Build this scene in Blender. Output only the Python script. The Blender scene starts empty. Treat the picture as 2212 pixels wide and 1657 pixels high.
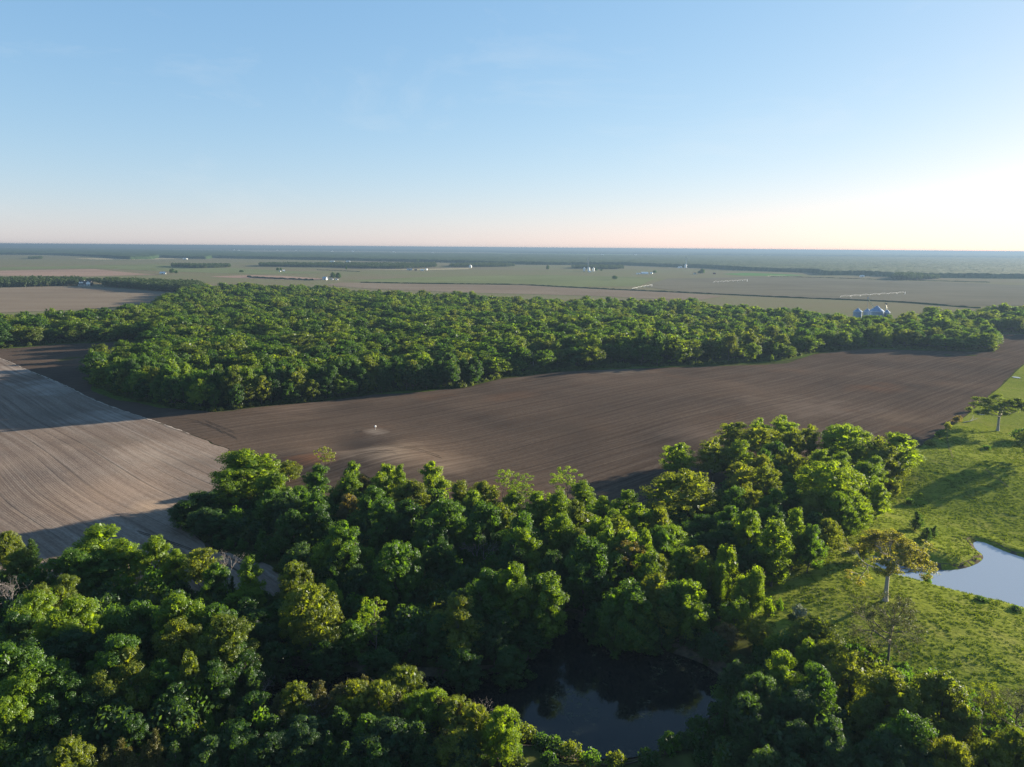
import bpy, math, random
import numpy as np
from mathutils import Matrix, Vector
from mathutils.geometry import delaunay_2d_cdt

random.seed(4)
SC = bpy.context.scene
COL = SC.collection
R = math.radians

# ---------------------------------------------------------------- camera
CAM_H = 88.0
PITCH = R(10.84)
ROLL = 0.0077
FOC = 0.6936                       # focal length / image width
cam_d = bpy.data.cameras.new('camera')
cam_d.sensor_width = 36.0
cam_d.lens = 36.0 * FOC
cam_d.clip_start = 1.0
cam_d.clip_end = 80000.0
cam = bpy.data.objects.new('camera', cam_d)
COL.objects.link(cam)
FWD = Vector((0, math.cos(PITCH), -math.sin(PITCH)))
UP0 = Vector((0, math.sin(PITCH), math.cos(PITCH)))
RT0 = Vector((1, 0, 0))
RT = RT0 * math.cos(ROLL) + UP0 * math.sin(ROLL)
UP = UP0 * math.cos(ROLL) - RT0 * math.sin(ROLL)
M = Matrix.Identity(4)
for r in range(3):
    M[r][0], M[r][1], M[r][2] = RT[r], UP[r], -FWD[r]
M[2][3] = CAM_H
cam.matrix_world = M
SC.camera = cam

# ---------------------------------------------------------------- sky, sun, exposure
SUN_AZ = R(60)                     # to the right of the view direction (+Y)
SUN_EL = R(11.0)
world = bpy.data.worlds.new('World')
SC.world = world
world.use_nodes = True
wn = world.node_tree.nodes
wl = world.node_tree.links
wn.clear()
sky = wn.new('ShaderNodeTexSky')
sky.sky_type = 'NISHITA'
sky.sun_disc = False
sky.sun_elevation = SUN_EL
sky.sun_rotation = SUN_AZ
sky.altitude = 200
sky.air_density = 1.0
sky.dust_density = 0.3
sky.ozone_density = 4.0
bg = wn.new('ShaderNodeBackground')
bg.inputs['Strength'].default_value = 0.079
wo = wn.new('ShaderNodeOutputWorld')
# soft film-like response of the sky colour, the same for every direction
sep = wn.new('ShaderNodeSeparateColor'); comb = wn.new('ShaderNodeCombineColor')
wl.new(sky.outputs[0], sep.inputs[0])
for ch, (gm, kf) in enumerate(((.74, .93), (.546, 1.053), (.374, 1.42))):
    pw = wn.new('ShaderNodeMath'); pw.operation = 'POWER'; pw.inputs[1].default_value = gm
    ml = wn.new('ShaderNodeMath'); ml.operation = 'MULTIPLY'; ml.inputs[1].default_value = kf
    wl.new(sep.outputs[ch], pw.inputs[0]); wl.new(pw.outputs[0], ml.inputs[0]); wl.new(ml.outputs[0], comb.inputs[ch])
# thin streaks of high cirrus all over the sky
tc = wn.new('ShaderNodeTexCoord'); mp = wn.new('ShaderNodeMapping'); mp.inputs['Scale'].default_value = (2.2, 2.2, 7.0); mp.inputs['Rotation'].default_value = (0, .25, .4)
nz1 = wn.new('ShaderNodeTexNoise'); nz1.inputs['Scale'].default_value = 1.6; nz1.inputs['Detail'].default_value = 6; nz1.inputs['Roughness'].default_value = .62; nz1.inputs['Distortion'].default_value = .6
rmp = wn.new('ShaderNodeValToRGB'); rmp.color_ramp.elements[0].position = .54; rmp.color_ramp.elements[1].position = .80; rmp.color_ramp.elements[1].color = (.16, .16, .16, 1)
wl.new(tc.outputs['Generated'], mp.inputs[0]); wl.new(mp.outputs[0], nz1.inputs['Vector']); wl.new(nz1.outputs[0], rmp.inputs[0])
cm_ = wn.new('ShaderNodeMix'); cm_.data_type = 'RGBA'; cm_.inputs[7].default_value = (2.6, 2.6, 2.55, 1)
wl.new(rmp.outputs[0], cm_.inputs[0]); wl.new(comb.outputs[0], cm_.inputs[6])
wl.new(cm_.outputs[2], bg.inputs[0])
wl.new(bg.outputs[0], wo.inputs[0])

sun_d = bpy.data.lights.new('sun', 'SUN')
sun_d.energy = 5.0
sun_d.angle = R(0.6)
sun_d.color = (1.0, 0.88, 0.68)
sun = bpy.data.objects.new('sun', sun_d)
COL.objects.link(sun)
to_sun = Vector((math.sin(SUN_AZ) * math.cos(SUN_EL), math.cos(SUN_AZ) * math.cos(SUN_EL), math.sin(SUN_EL)))
sun.rotation_euler = to_sun.to_track_quat('Z', 'Y').to_euler()
sun.location = to_sun * 300

SC.view_settings.view_transform = 'Standard'
SC.view_settings.look = 'None'
SC.view_settings.exposure = 2.2
SC.view_settings.gamma = 1.0
SC.view_settings.use_curve_mapping = False
SC.render.engine = 'CYCLES'
cy = SC.cycles
cy.use_denoising = True
cy.denoising_prefilter = 'NONE'
cy.max_bounces = 6
cy.diffuse_bounces = 3
cy.glossy_bounces = 3
cy.transmission_bounces = 4
cy.transparent_max_bounces = 6
cy.volume_bounces = 1
cy.sample_clamp_indirect = 6.0

# ---------------------------------------------------------------- helpers
CAMP = np.array((0.0, 0.0, CAM_H))
aF, aR, aU = np.array(FWD), np.array(RT), np.array(UP)
F22 = FOC * 2212.0


def ray(u, v):
    return aF + aR * ((u - 1106.0) / F22) - aU * ((v - 828.5) / F22)


def flat(u, v, z=0.0):
    """point of the plan at height z seen at photo position u, v (2212 px wide)"""
    d = ray(u, v)
    t = (z - CAM_H) / d[2]
    p = CAMP + d * t
    return np.array((p[0], p[1], z)), t


def plan(pts, z=0.0):
    return np.array([flat(u, v, z)[0][:2] for u, v in pts])


def inside(poly, x, y):
    x = np.asarray(x, float); y = np.asarray(y, float)
    res = np.zeros(x.shape, bool)
    n = len(poly)
    for i in range(n):
        x1, y1 = poly[i]; x2, y2 = poly[(i + 1) % n]
        if y1 == y2:
            continue
        c = (y1 > y) != (y2 > y)
        res ^= c & (x < (x2 - x1) * (y - y1) / (y2 - y1) + x1)
    return res


def dist_poly(poly, x, y):
    x = np.asarray(x, float); y = np.asarray(y, float)
    d = np.full(x.shape, 1e9)
    n = len(poly)
    for i in range(n):
        a = poly[i]; b = poly[(i + 1) % n]
        ab = b - a
        L = max(ab @ ab, 1e-9)
        t = np.clip(((x - a[0]) * ab[0] + (y - a[1]) * ab[1]) / L, 0, 1)
        d = np.minimum(d, np.hypot(x - a[0] - t * ab[0], y - a[1] - t * ab[1]))
    return np.where(inside(poly, x, y), -d, d)


def smooth(a, b, x):
    t = np.clip((x - a) / (b - a), 0, 1)
    return t * t * (3 - 2 * t)


_rs = np.random.RandomState(7)
_lat = _rs.rand(256, 256)


def vnoise(x, y, s):
    """value noise in 0..1 with cell size s"""
    x = np.asarray(x, float) / s + 1000.37; y = np.asarray(y, float) / s + 1000.71
    ix = np.floor(x).astype(int); iy = np.floor(y).astype(int)
    fx = x - ix; fy = y - iy
    fx = fx * fx * (3 - 2 * fx); fy = fy * fy * (3 - 2 * fy)
    g = lambda a, b: _lat[a & 255, b & 255]
    return (g(ix, iy) * (1 - fx) + g(ix + 1, iy) * fx) * (1 - fy) + (g(ix, iy + 1) * (1 - fx) + g(ix + 1, iy + 1) * fx) * fy


def chaikin(p, n=2, closed=True):
    p = np.asarray(p, float)
    for _ in range(n):
        q = np.roll(p, -1, 0)
        a = p * .75 + q * .25
        b = p * .25 + q * .75
        if not closed:
            a, b = a[:-1], b[:-1]
        p = np.stack([a, b], 1).reshape(-1, 2)
    return p


def tag(o, label=None, cat=None, group=None, kind=None):
    if label: o['label'] = label
    if cat: o['category'] = cat
    if group: o['group'] = group
    if kind: o['kind'] = kind
    return o


def mesh_of(name, verts, faces, mats=(), smooth_shade=False):
    me = bpy.data.meshes.new(name)
    verts = np.asarray(verts, np.float32)
    me.vertices.add(len(verts))
    me.vertices.foreach_set('co', verts.ravel())
    if isinstance(faces, np.ndarray):
        k = faces.shape[1]
        tot = faces.size
        starts = np.arange(0, tot, k, dtype=np.int32)
        flatf = faces.astype(np.int32).ravel()
    else:
        lens = np.array([len(f) for f in faces], np.int32)
        starts = np.concatenate([[0], np.cumsum(lens)[:-1]]).astype(np.int32)
        flatf = np.array([i for f in faces for i in f], np.int32)
        tot = len(flatf)
    me.loops.add(tot)
    me.loops.foreach_set('vertex_index', flatf)
    me.polygons.add(len(starts))
    me.polygons.foreach_set('loop_start', starts)
    if smooth_shade:
        me.polygons.foreach_set('use_smooth', np.ones(len(starts), bool))
    else:
        me.polygons.foreach_set('use_smooth', np.zeros(len(starts), bool))
    for m in mats:
        me.materials.append(m)
    me.update(calc_edges=True)
    return me


def obj(name, me, parent=None):
    o = bpy.data.objects.new(name, me)
    COL.objects.link(o)
    if parent is not None:
        o.parent = parent
    return o


def empty(name, loc, rz=0, scale=(1, 1, 1)):
    o = bpy.data.objects.new(name, None)
    o.empty_display_size = 0.5
    COL.objects.link(o)
    o.location = loc; o.rotation_euler = (0, 0, rz); o.scale = scale
    return o


class MB:
    """collects simple shapes in one mesh"""
    def __init__(s): s.v = []; s.f = []

    def box(s, x0, x1, y0, y1, z0, z1):
        n = len(s.v)
        s.v += [(x0, y0, z0), (x1, y0, z0), (x1, y1, z0), (x0, y1, z0), (x0, y0, z1), (x1, y0, z1), (x1, y1, z1), (x0, y1, z1)]
        s.f += [tuple(n + i for i in q) for q in ((0, 3, 2, 1), (4, 5, 6, 7), (0, 1, 5, 4), (1, 2, 6, 5), (2, 3, 7, 6), (3, 0, 4, 7))]
        return s

    def poly(s, vs, fs):
        n = len(s.v); s.v += [tuple(v) for v in vs]; s.f += [tuple(n + i for i in f) for f in fs]
        return s

    def lathe(s, prof, n=24, cx=0, cy=0):
        b = len(s.v)
        for r_, z in prof:
            for k in range(n):
                a = 2 * math.pi * k / n
                s.v.append((cx + r_ * math.cos(a), cy + r_ * math.sin(a), z))
        for j in range(len(prof) - 1):
            for k in range(n):
                k2 = (k + 1) % n
                s.f.append((b + j * n + k, b + j * n + k2, b + (j + 1) * n + k2, b + (j + 1) * n + k))
        s.f.append(tuple(b + (len(prof) - 1) * n + k for k in range(n)))
        return s

    def tube(s, pts, rad, n=6):
        pts = [Vector(p) for p in pts]
        if not isinstance(rad, (list, tuple)): rad = [rad] * len(pts)
        b = len(s.v)
        for i, p in enumerate(pts):
            d = (pts[min(i + 1, len(pts) - 1)] - pts[max(i - 1, 0)])
            if d.length < 1e-6: d = Vector((0, 0, 1))
            d.normalize()
            a = d.orthogonal().normalized()
            c = d.cross(a)
            for k in range(n):
                t = 2 * math.pi * k / n
                s.v.append(tuple(p + (a * math.cos(t) + c * math.sin(t)) * rad[i]))
        for i in range(len(pts) - 1):
            for k in range(n):
                k2 = (k + 1) % n
                s.f.append((b + i * n + k, b + i * n + k2, b + (i + 1) * n + k2, b + (i + 1) * n + k))
        s.f.append(tuple(b + k for k in reversed(range(n))))
        s.f.append(tuple(b + (len(pts) - 1) * n + k for k in range(n)))
        return s

    def mesh(s, name, mat, sm=False): return mesh_of(name, s.v, s.f, [mat], sm)
    def build(s, name, mat, parent=None, sm=False): return obj(name, s.mesh(name, mat, sm), parent)


# ---------------------------------------------------------------- materials
class NT:
    def __init__(s, name):
        s.m = bpy.data.materials.new(name); s.m.use_nodes = True
        s.n = s.m.node_tree.nodes; s.l = s.m.node_tree.links
        s.n.clear()
        s.out = s.n.new('ShaderNodeOutputMaterial')

    def node(s, t, **kw):
        n = s.n.new(t)
        for k, v in kw.items():
            if k.startswith('i_'):
                key = k[2:].replace('_', ' ')
                inp = n.inputs[key]
                if hasattr(v, 'is_linked') or isinstance(v, bpy.types.NodeSocket): s.l.new(v, inp)
                else: inp.default_value = v
            else: setattr(n, k, v)
        return n

    def link(s, a, b): s.l.new(a, b)

    def pos(s): return s.node('ShaderNodeNewGeometry').outputs['Position']

    def mapping(s, vec, scale=(1, 1, 1), rot=(0, 0, 0), loc=(0, 0, 0)):
        n = s.node('ShaderNodeMapping')
        s.link(vec, n.inputs[0]); n.inputs['Scale'].default_value = scale; n.inputs['Rotation'].default_value = rot; n.inputs['Location'].default_value = loc
        return n.outputs[0]

    def noise(s, vec, scale, detail=3, rough=.55, lac=2.0):
        n = s.node('ShaderNodeTexNoise'); s.link(vec, n.inputs['Vector'])
        n.inputs['Scale'].default_value = scale; n.inputs['Detail'].default_value = detail; n.inputs['Roughness'].default_value = rough
        return n.outputs[0]

    def ramp(s, fac, stops):
        n = s.node('ShaderNodeValToRGB'); s.link(fac, n.inputs[0])
        e = n.color_ramp.elements
        while len(e) < len(stops): e.new(0.5)
        for k, (p, c) in enumerate(stops):
            e[k].position = p
            e[k].color = (c, c, c, 1) if isinstance(c, (int, float)) else (c[0], c[1], c[2], 1)
        return n.outputs[0]

    def mix(s, fac, a, b, mode='MIX'):
        n = s.node('ShaderNodeMix', data_type='RGBA', blend_type=mode)
        for val, idx in ((fac, 0), (a, 6), (b, 7)):
            if isinstance(val, bpy.types.NodeSocket): s.link(val, n.inputs[idx])
            elif idx == 0: n.inputs[0].default_value = val
            else: n.inputs[idx].default_value = (val[0], val[1], val[2], 1)
        return n.outputs[2]

    def math(s, op, a, b=0.5, clamp=False):
        n = s.node('ShaderNodeMath', operation=op, use_clamp=clamp)
        for k, val in enumerate((a, b)):
            if isinstance(val, bpy.types.NodeSocket): s.link(val, n.inputs[k])
            else: n.inputs[k].default_value = val
        return n.outputs[0]

    def bump(s, height, strength, dist):
        n = s.node('ShaderNodeBump'); s.link(height, n.inputs['Height'])
        n.inputs['Strength'].default_value = strength; n.inputs['Distance'].default_value = dist
        return n.outputs[0]

    def principled(s, color, rough=.9, normal=None, metal=0.0, spec=.2):
        n = s.node('ShaderNodeBsdfPrincipled')
        if isinstance(color, bpy.types.NodeSocket): s.link(color, n.inputs['Base Color'])
        else: n.inputs['Base Color'].default_value = (*color, 1)
        if isinstance(rough, bpy.types.NodeSocket): s.link(rough, n.inputs['Roughness'])
        else: n.inputs['Roughness'].default_value = rough
        n.inputs['Metallic'].default_value = metal
        n.inputs['Specular IOR Level'].default_value = spec
        if normal is not None: s.link(normal, n.inputs['Normal'])
        s.link(n.outputs[0], s.out.inputs[0])
        return n


def plain(name, col, rough=.8, metal=0.0, var=.15, scale=1.5, spec=.3):
    t = NT(name)
    f = t.noise(t.pos(), scale, 3)
    c = t.mix(t.ramp(f, [(.3, 0.0), (.7, 1.0)]), [x * (1 - var) for x in col], [min(1, x * (1 + var)) for x in col])
    t.principled(c, rough, None, metal, spec)
    return t.m


def leaf_mat(name, cols, trans=.56, trans_tint=(2.0, 1.75, .36), hue_var=.5, bright=.0):
    """cols: dark, mid, light leaf colours; varied per leaf and per tree"""
    t = NT(name)
    at = t.node('ShaderNodeAttribute', attribute_name='tone')
    oi = t.node('ShaderNodeObjectInfo')
    f = t.math('ADD', t.math('MULTIPLY', at.outputs['Fac'], 1 - hue_var), t.math('MULTIPLY', oi.outputs['Random'], hue_var))
    c = t.ramp(f, [(k_ / (len(cols) - 1), c_) for k_, c_ in enumerate(cols)])
    d = t.node('ShaderNodeBsdfDiffuse'); t.link(c, d.inputs[0]); d.inputs['Roughness'].default_value = .3
    c2 = t.mix(1.0, c, trans_tint, 'MULTIPLY')
    tr = t.node('ShaderNodeBsdfTranslucent'); t.link(c2, tr.inputs[0])
    m = t.node('ShaderNodeMixShader'); m.inputs[0].default_value = trans
    t.link(d.outputs[0], m.inputs[1]); t.link(tr.outputs[0], m.inputs[2])
    g = t.node('ShaderNodeBsdfGlossy'); g.inputs['Roughness'].default_value = .45; g.inputs[0].default_value = (.9, .95, 1, 1)
    m2 = t.node('ShaderNodeMixShader'); m2.inputs[0].default_value = .015
    t.link(m.outputs[0], m2.inputs[1]); t.link(g.outputs[0], m2.inputs[2])
    t.link(m2.outputs[0], t.out.inputs[0])
    return t.m


LEAF = [
    leaf_mat('leaf_mid_green', [(0.039, 0.089, 0.014), (0.057, 0.124, 0.016), (0.086, 0.161, 0.017)]),
    leaf_mat('leaf_dark_green', [(0.023, 0.060, 0.013), (0.034, 0.082, 0.016), (0.049, 0.107, 0.018)]),
    leaf_mat('leaf_yellow_green', [(0.073, 0.136, 0.011), (0.109, 0.181, 0.013), (0.156, 0.223, 0.014)]),
    leaf_mat('leaf_olive_gold', [(0.065, 0.104, 0.015), (0.101, 0.139, 0.018), (0.143, 0.171, 0.023)]),
    leaf_mat('leaf_blue_green', [(0.029, 0.064, 0.023), (0.042, 0.089, 0.030), (0.060, 0.112, 0.037)]),
    leaf_mat('leaf_brown', [(0.065, 0.064, 0.028), (0.101, 0.094, 0.041), (0.140, 0.124, 0.057)]),
]
LEAF_CEDAR = leaf_mat('cedar_needles', [(.045, .055, .018), (.075, .080, .024), (.115, .105, .034)], trans=.2)
LEAF_FOREST = leaf_mat('forest_leaf', [(.024, .062, .015), (.038, .090, .013), (.062, .120, .014), (.100, .158, .016), (.086, .112, .024), (.046, .096, .016)], hue_var=.68)
LEAF_FAR = leaf_mat('far_wood_leaf', [(.035, .065, .020), (.050, .085, .026), (.075, .110, .034)], trans=.25, hue_var=.5)
LEAF_SHRUB = leaf_mat('shrub_leaf', [(.034, .060, .014), (.060, .090, .020), (.095, .120, .028)], hue_var=.5)
BARK = plain('bark', (.115, .095, .075), .95, var=.35, scale=3)
BARK_PALE = plain('pale_bark', (.30, .27, .23), .95, var=.25, scale=3)
BARK_GREY = plain('grey_bark', (.20, .175, .165), .95, var=.3, scale=3)

# ---------------------------------------------------------------- layout of the land (plan polygons)
Z_POND = -1.6
Z_UPPER = -1.8
dark_pond_px = [(560, 1428), (700, 1448), (880, 1462), (1060, 1462), (1150, 1425), (1195, 1375), (1212, 1335), (1250, 1338), (1330, 1388),
                (1450, 1408), (1535, 1440), (1572, 1480), (1560, 1510), (1525, 1560), (1470, 1605), (1400, 1632), (1320, 1642), (1230, 1632), (1130, 1600),
                (1000, 1570), (800, 1560), (620, 1555), (560, 1520), (545, 1470)]
upper_pond_px = [(1862, 1207), (1895, 1226), (1950, 1251), (2000, 1262), (2100, 1290), (2211, 1315), (2400, 1368), (2560, 1400), (2600, 1330), (2420, 1260), (2300, 1225),
                 (2215, 1206), (2172, 1192), (2132, 1174), (2112, 1167), (2100, 1173), (2108, 1188), (2122, 1197), (2125, 1207), (2112, 1218), (2082, 1229), (2040, 1233),
                 (1985, 1228), (1955, 1226), (1920, 1211), (1885, 1198)]
POND = chaikin(plan(dark_pond_px, Z_POND), 2)
UPOND = chaikin(plan(upper_pond_px, Z_UPPER), 2)

# gentle mounds (photo position, radius m along/across, height)
MOUNDS = [(1990, 1310, 24, .9), (1760, 1225, 16, 1.0), (1850, 1340, 26, .6), (2150, 1420, 40, 1.0), (1980, 1185, 14, 2.0), (1830, 1120, 22, 1.5),
          (2050, 1130, 40, -1.4), (2140, 1030, 34, 1.2), (2050, 1000, 26, .9), (2080, 945, 20, 1.3), (1960, 1080, 20, -.8),
          (830, 985, 24, 3.6), (745, 962, 18, -2.6), (680, 1000, 14, 1.6), (560, 930, 40, .8), (1000, 960, 45, -.6), (1300, 900, 60, .8),
          (200, 860, 40, -1.0), (250, 980, 40, .9), (420, 1040, 26, -.8), (150, 1050, 40, .5), (1500, 850, 60, .8), (1800, 850, 60, -.6)]
_mound = [(flat(u, v)[0], r_, hh) for u, v, r_, hh in MOUNDS]


def hgt(x, y):
    x = np.asarray(x, float); y = np.asarray(y, float)
    near = 1 - smooth(420, 800, np.hypot(x, y - 150))
    z = (vnoise(x, y, 70) - .5) * 1.6 * near + (vnoise(x, y, 24) - .5) * .5 * near
    for p, r_, hh in _mound:
        z = z + hh * np.exp(-((x - p[0]) ** 2 + (y - p[1]) ** 2) / (r_ * r_))
    for poly, zw, wid in ((POND, Z_POND, 9.0), (UPOND, Z_UPPER, 7.0)):
        m = (np.hypot(x - poly[:, 0].mean(), y - poly[:, 1].mean()) < 330)
        if np.any(m):
            d = np.full(x.shape, 400.0)
            d[m] = dist_poly(poly, x[m], y[m])
            bank = np.where(d > 0, zw + np.minimum(d * .35, 40), zw - np.minimum(-d * 1.0, 2.0))
            w = smooth(0, wid, d)
            z = np.where(d <= 0, bank, np.minimum(bank, 50) * (1 - w) + z * w)
    return z


def h1(x, y):
    return float(hgt(np.array([x]), np.array([y]))[0])


def ground(u, v, up=0.0):
    """point on the terrain (raised by up) seen at u, v"""
    z = up
    for _ in range(6):
        p, t = flat(u, v, z)
        z = h1(p[0], p[1]) + up
    return np.array((p[0], p[1], z - up)), t


# ---- base ground: one sheet to the horizon
def graded(lo, hi, step, far, grow=1.32):
    a = list(np.arange(lo, hi + step, step))
    s = step
    while a[-1] < far:
        s *= grow; a.append(a[-1] + s)
    s = step
    while a[0] > -far:
        s *= grow; a.insert(0, a[0] - s)
    return np.array(a)


gx = graded(-260, 330, 3.0, 42000)
gy = graded(60, 520, 3.0, 42000)
gy = gy[gy > -3000]
XX, YY = np.meshgrid(gx, gy)
ZZ = hgt(XX.ravel(), YY.ravel())
nx, ny = len(gx), len(gy)
ids = np.arange(nx * ny).reshape(ny, nx)
gf = np.stack([ids[:-1, :-1], ids[:-1, 1:], ids[1:, 1:], ids[1:, :-1]], -1).reshape(-1, 4)
t = NT('ground_plain')
pos = t.pos()
big = t.noise(t.mapping(pos, (.0011, .0028, 0)), 1.0, 3)
mid = t.noise(t.mapping(pos, (.004, .02, 0)), 1.0, 3)
cfar = t.mix(t.ramp(big, [(.36, 0), (.62, 1.0)]), (.145, .128, .082), (.128, .134, .068))
cfar = t.mix(t.math('MULTIPLY', t.ramp(mid, [(.35, 0), (.7, 1)]), .45), cfar, (.150, .125, .080))
wood = t.mix(t.ramp(t.noise(pos, .25, 5), [(.35, 0), (.65, 1)]), (.030, .032, .012), (.060, .068, .020))
sepx = t.node('ShaderNodeSeparateXYZ'); t.link(pos, sepx.inputs[0])
r2 = t.math('ADD', t.math('POWER', sepx.outputs[0], 2.0), t.math('POWER', sepx.outputs[1], 2.0))
isfar = t.math('GREATER_THAN', r2, 900.0 ** 2)
t.principled(t.mix(isfar, wood, cfar), .95, spec=.0)
gme = mesh_of('ground', np.stack([XX.ravel(), YY.ravel(), ZZ], 1), gf, [t.m], True)
tag(obj('ground', gme), kind='structure')


# ---- sheets laid on the ground
def sheet(name, poly, mat, off, step, label=None, follow=True, inner=True, rag=0.0):
    poly = np.asarray(poly)
    # resample the border
    out = []
    n = len(poly)
    for i in range(n):
        a, b = poly[i], poly[(i + 1) % n]
        k = max(1, int(np.hypot(*(b - a)) / (step * 1.5)))
        for j in range(k): out.append(a + (b - a) * j / k)
    out = np.array(out)
    if rag: out = out + (np.stack([vnoise(out[:, 0], out[:, 1], 5.0), vnoise(out[:, 0] + 300, out[:, 1], 5.0)], 1) - .5) * rag * 2
    nb = len(out)
    if inner:
        x0, y0 = poly.min(0); x1, y1 = poly.max(0)
        GX, GY = np.meshgrid(np.arange(x0, x1, step), np.arange(y0, y1, step))
        GX = GX.ravel() + (np.arange(GX.size) % 2) * .01; GY = GY.ravel()
        d = dist_poly(poly, GX, GY)
        k = d < -step * .45
        pts = np.concatenate([out, np.stack([GX[k], GY[k]], 1)])
    else:
        pts = out
    V = [Vector((float(p[0]), float(p[1]))) for p in pts]
    r_ = delaunay_2d_cdt(V, [(i, (i + 1) % nb) for i in range(nb)], [], 1, 1e-4)
    vv = np.array([(v.x, v.y) for v in r_[0]])
    z = (hgt(vv[:, 0], vv[:, 1]) if follow else 0) + off
    fs = np.array([list(f) for f in r_[2]])
    a = vv[fs[:, 1]] - vv[fs[:, 0]]; b = vv[fs[:, 2]] - vv[fs[:, 0]]
    flip = (a[:, 0] * b[:, 1] - a[:, 1] * b[:, 0]) < 0
    fs[flip] = fs[flip][:, ::-1]
    me = mesh_of(name, np.column_stack([vv, np.broadcast_to(z, len(vv))]), fs, [mat], True)
    return tag(obj(name, me), label, kind='structure')


# soil of the fields
def row_angle(p, q):
    a, b = flat(*p)[0], flat(*q)[0]
    return math.atan2(b[1] - a[1], b[0] - a[0])


def soil(name, dark, light, pale, ang, row=.76, warp=0.0, pale_amt=.5, tram=6.1, red=(.16, .075, .035), contrast=1.0, bump=.45, spots=()):
    t = NT(name)
    pos = t.pos()
    big = t.noise(t.mapping(pos, (.012, .012, 0)), 1.0, 4)
    # along-row streaks: stretch the noise along the row direction
    rot = t.mapping(pos, (1, 1, 0), (0, 0, -ang))
    if warp:
        wv = t.noise(t.mapping(pos, (.008, .008, 0)), 1.0, 0)
        sh = t.node('ShaderNodeCombineXYZ'); t.link(t.math('MULTIPLY', t.math('SUBTRACT', wv, .5), warp), sh.inputs[1])
        add = t.node('ShaderNodeVectorMath', operation='ADD'); t.link(rot, add.inputs[0]); t.link(sh.outputs[0], add.inputs[1])
        rot = add.outputs[0]
    streak = t.noise(t.mapping(rot, (.010, .42, 0)), 1.0, 5, .72)
    thin = t.noise(t.mapping(rot, (.006, .9, 0), loc=(5, 5, 0)), 1.0, 3, .6)
    fine = t.math('ADD', t.math('MULTIPLY', t.noise(t.mapping(rot, (.35, 1.6, 0)), 1.0, 3, .7), .6), t.math('MULTIPLY', t.noise(pos, .9, 4, .75), .4))
    w1 = t.node('ShaderNodeTexWave', wave_type='BANDS', bands_direction='Y'); t.link(t.mapping(rot, (1, 1, 0)), w1.inputs[0])
    w1.inputs['Scale'].default_value = 0.314 / row / 1.0
    w1.inputs['Distortion'].default_value = 0.0
    w2 = t.node('ShaderNodeTexWave', wave_type='BANDS', bands_direction='Y'); t.link(rot, w2.inputs[0])
    w2.inputs['Scale'].default_value = 0.314 / tram
    w2.inputs['Distortion'].default_value = .6; w2.inputs['Detail Scale'].default_value = .3
    line = t.math('MULTIPLY', t.ramp(w2.outputs['Fac'], [(.80, 0.0), (.97, 1.0)]), t.ramp(thin, [(.45, 0.0), (.62, 1.0)]))
    line = t.math('MAXIMUM', line, t.ramp(thin, [(.60, 0.0), (.72, .9)]))
    c = t.mix(t.ramp(big, [(.30, 0), (.70, 1)]), dark, light)
    c = t.mix(t.math('MULTIPLY', t.ramp(streak, [(.42, 0), (.72, 1)]), pale_amt), c, pale)
    c = t.mix(t.math('MULTIPLY', t.ramp(fine, [(.36, 1), (.60, 0)]), .5 * contrast), c, [x * .55 for x in dark])
    c = t.mix(t.math('MULTIPLY', line, .45 * contrast), c, [x * .45 for x in dark])
    rd = t.noise(t.mapping(pos, (.018, .018, 0), loc=(7.3, 2.1, 0)), 1.0, 2)
    c = t.mix(t.math('MULTIPLY', t.ramp(rd, [(.60, 0), (.78, 1)]), .25), c, red)
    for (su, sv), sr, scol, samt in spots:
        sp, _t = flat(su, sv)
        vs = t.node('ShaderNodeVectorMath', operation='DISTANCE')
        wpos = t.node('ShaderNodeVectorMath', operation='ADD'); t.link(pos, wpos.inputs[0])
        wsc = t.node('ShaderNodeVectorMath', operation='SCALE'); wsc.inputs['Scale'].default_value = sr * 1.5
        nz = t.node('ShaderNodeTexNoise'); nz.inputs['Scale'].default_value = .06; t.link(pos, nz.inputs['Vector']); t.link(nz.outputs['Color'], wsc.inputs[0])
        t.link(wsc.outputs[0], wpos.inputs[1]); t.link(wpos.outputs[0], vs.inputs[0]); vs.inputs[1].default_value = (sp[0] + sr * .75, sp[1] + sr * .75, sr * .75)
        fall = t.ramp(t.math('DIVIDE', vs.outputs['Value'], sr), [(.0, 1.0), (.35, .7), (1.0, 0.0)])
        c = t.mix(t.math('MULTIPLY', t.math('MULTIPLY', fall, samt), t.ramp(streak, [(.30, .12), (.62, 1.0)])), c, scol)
    hsum = t.math('ADD', t.math('MULTIPLY', w1.outputs['Fac'], .3), t.math('ADD', t.math('MULTIPLY', fine, .6), t.math('MULTIPLY', line, -.8)))
    t.principled(c, .95, t.bump(hsum, bump, .12), spec=.0)
    return t.m


A_MID = row_angle((1500, 950), (1977, 809))
A_LEFT = row_angle((0, 774), (318, 908))
A_TIP = row_angle((300, 1130), (600, 1250))
SOIL_MID = soil('soil_dark', (.052, .038, .030), (.092, .065, .048), (.165, .130, .103), A_MID, pale_amt=.42, spots=[((830, 985), 22, (.25, .19, .14), .75), ((740, 960), 18, (.045, .034, .028), .8), ((670, 1000), 13, (.26, .11, .05), .8), ((812, 931), 8, (.34, .28, .23), .6), ((950, 1000), 20, (.20, .145, .105), .6),  # spots: hollow and crest tones partly paint slope shade and sunlight into the soil
                ((1080, 812), 30, (.17, .12, .085), .6), ((1330, 800), 30, (.20, .165, .13), .5), ((640, 880), 26, (.17, .12, .09), .6), ((1750, 880), 40, (.16, .125, .10), .5), ((1250, 930), 30, (.05, .037, .028), .6), ((1500, 940), 22, (.15, .11, .085), .6), ((1950, 900), 18, (.19, .135, .09), .4), ((300, 820), 26, (.05, .04, .034), .7)])
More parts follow.
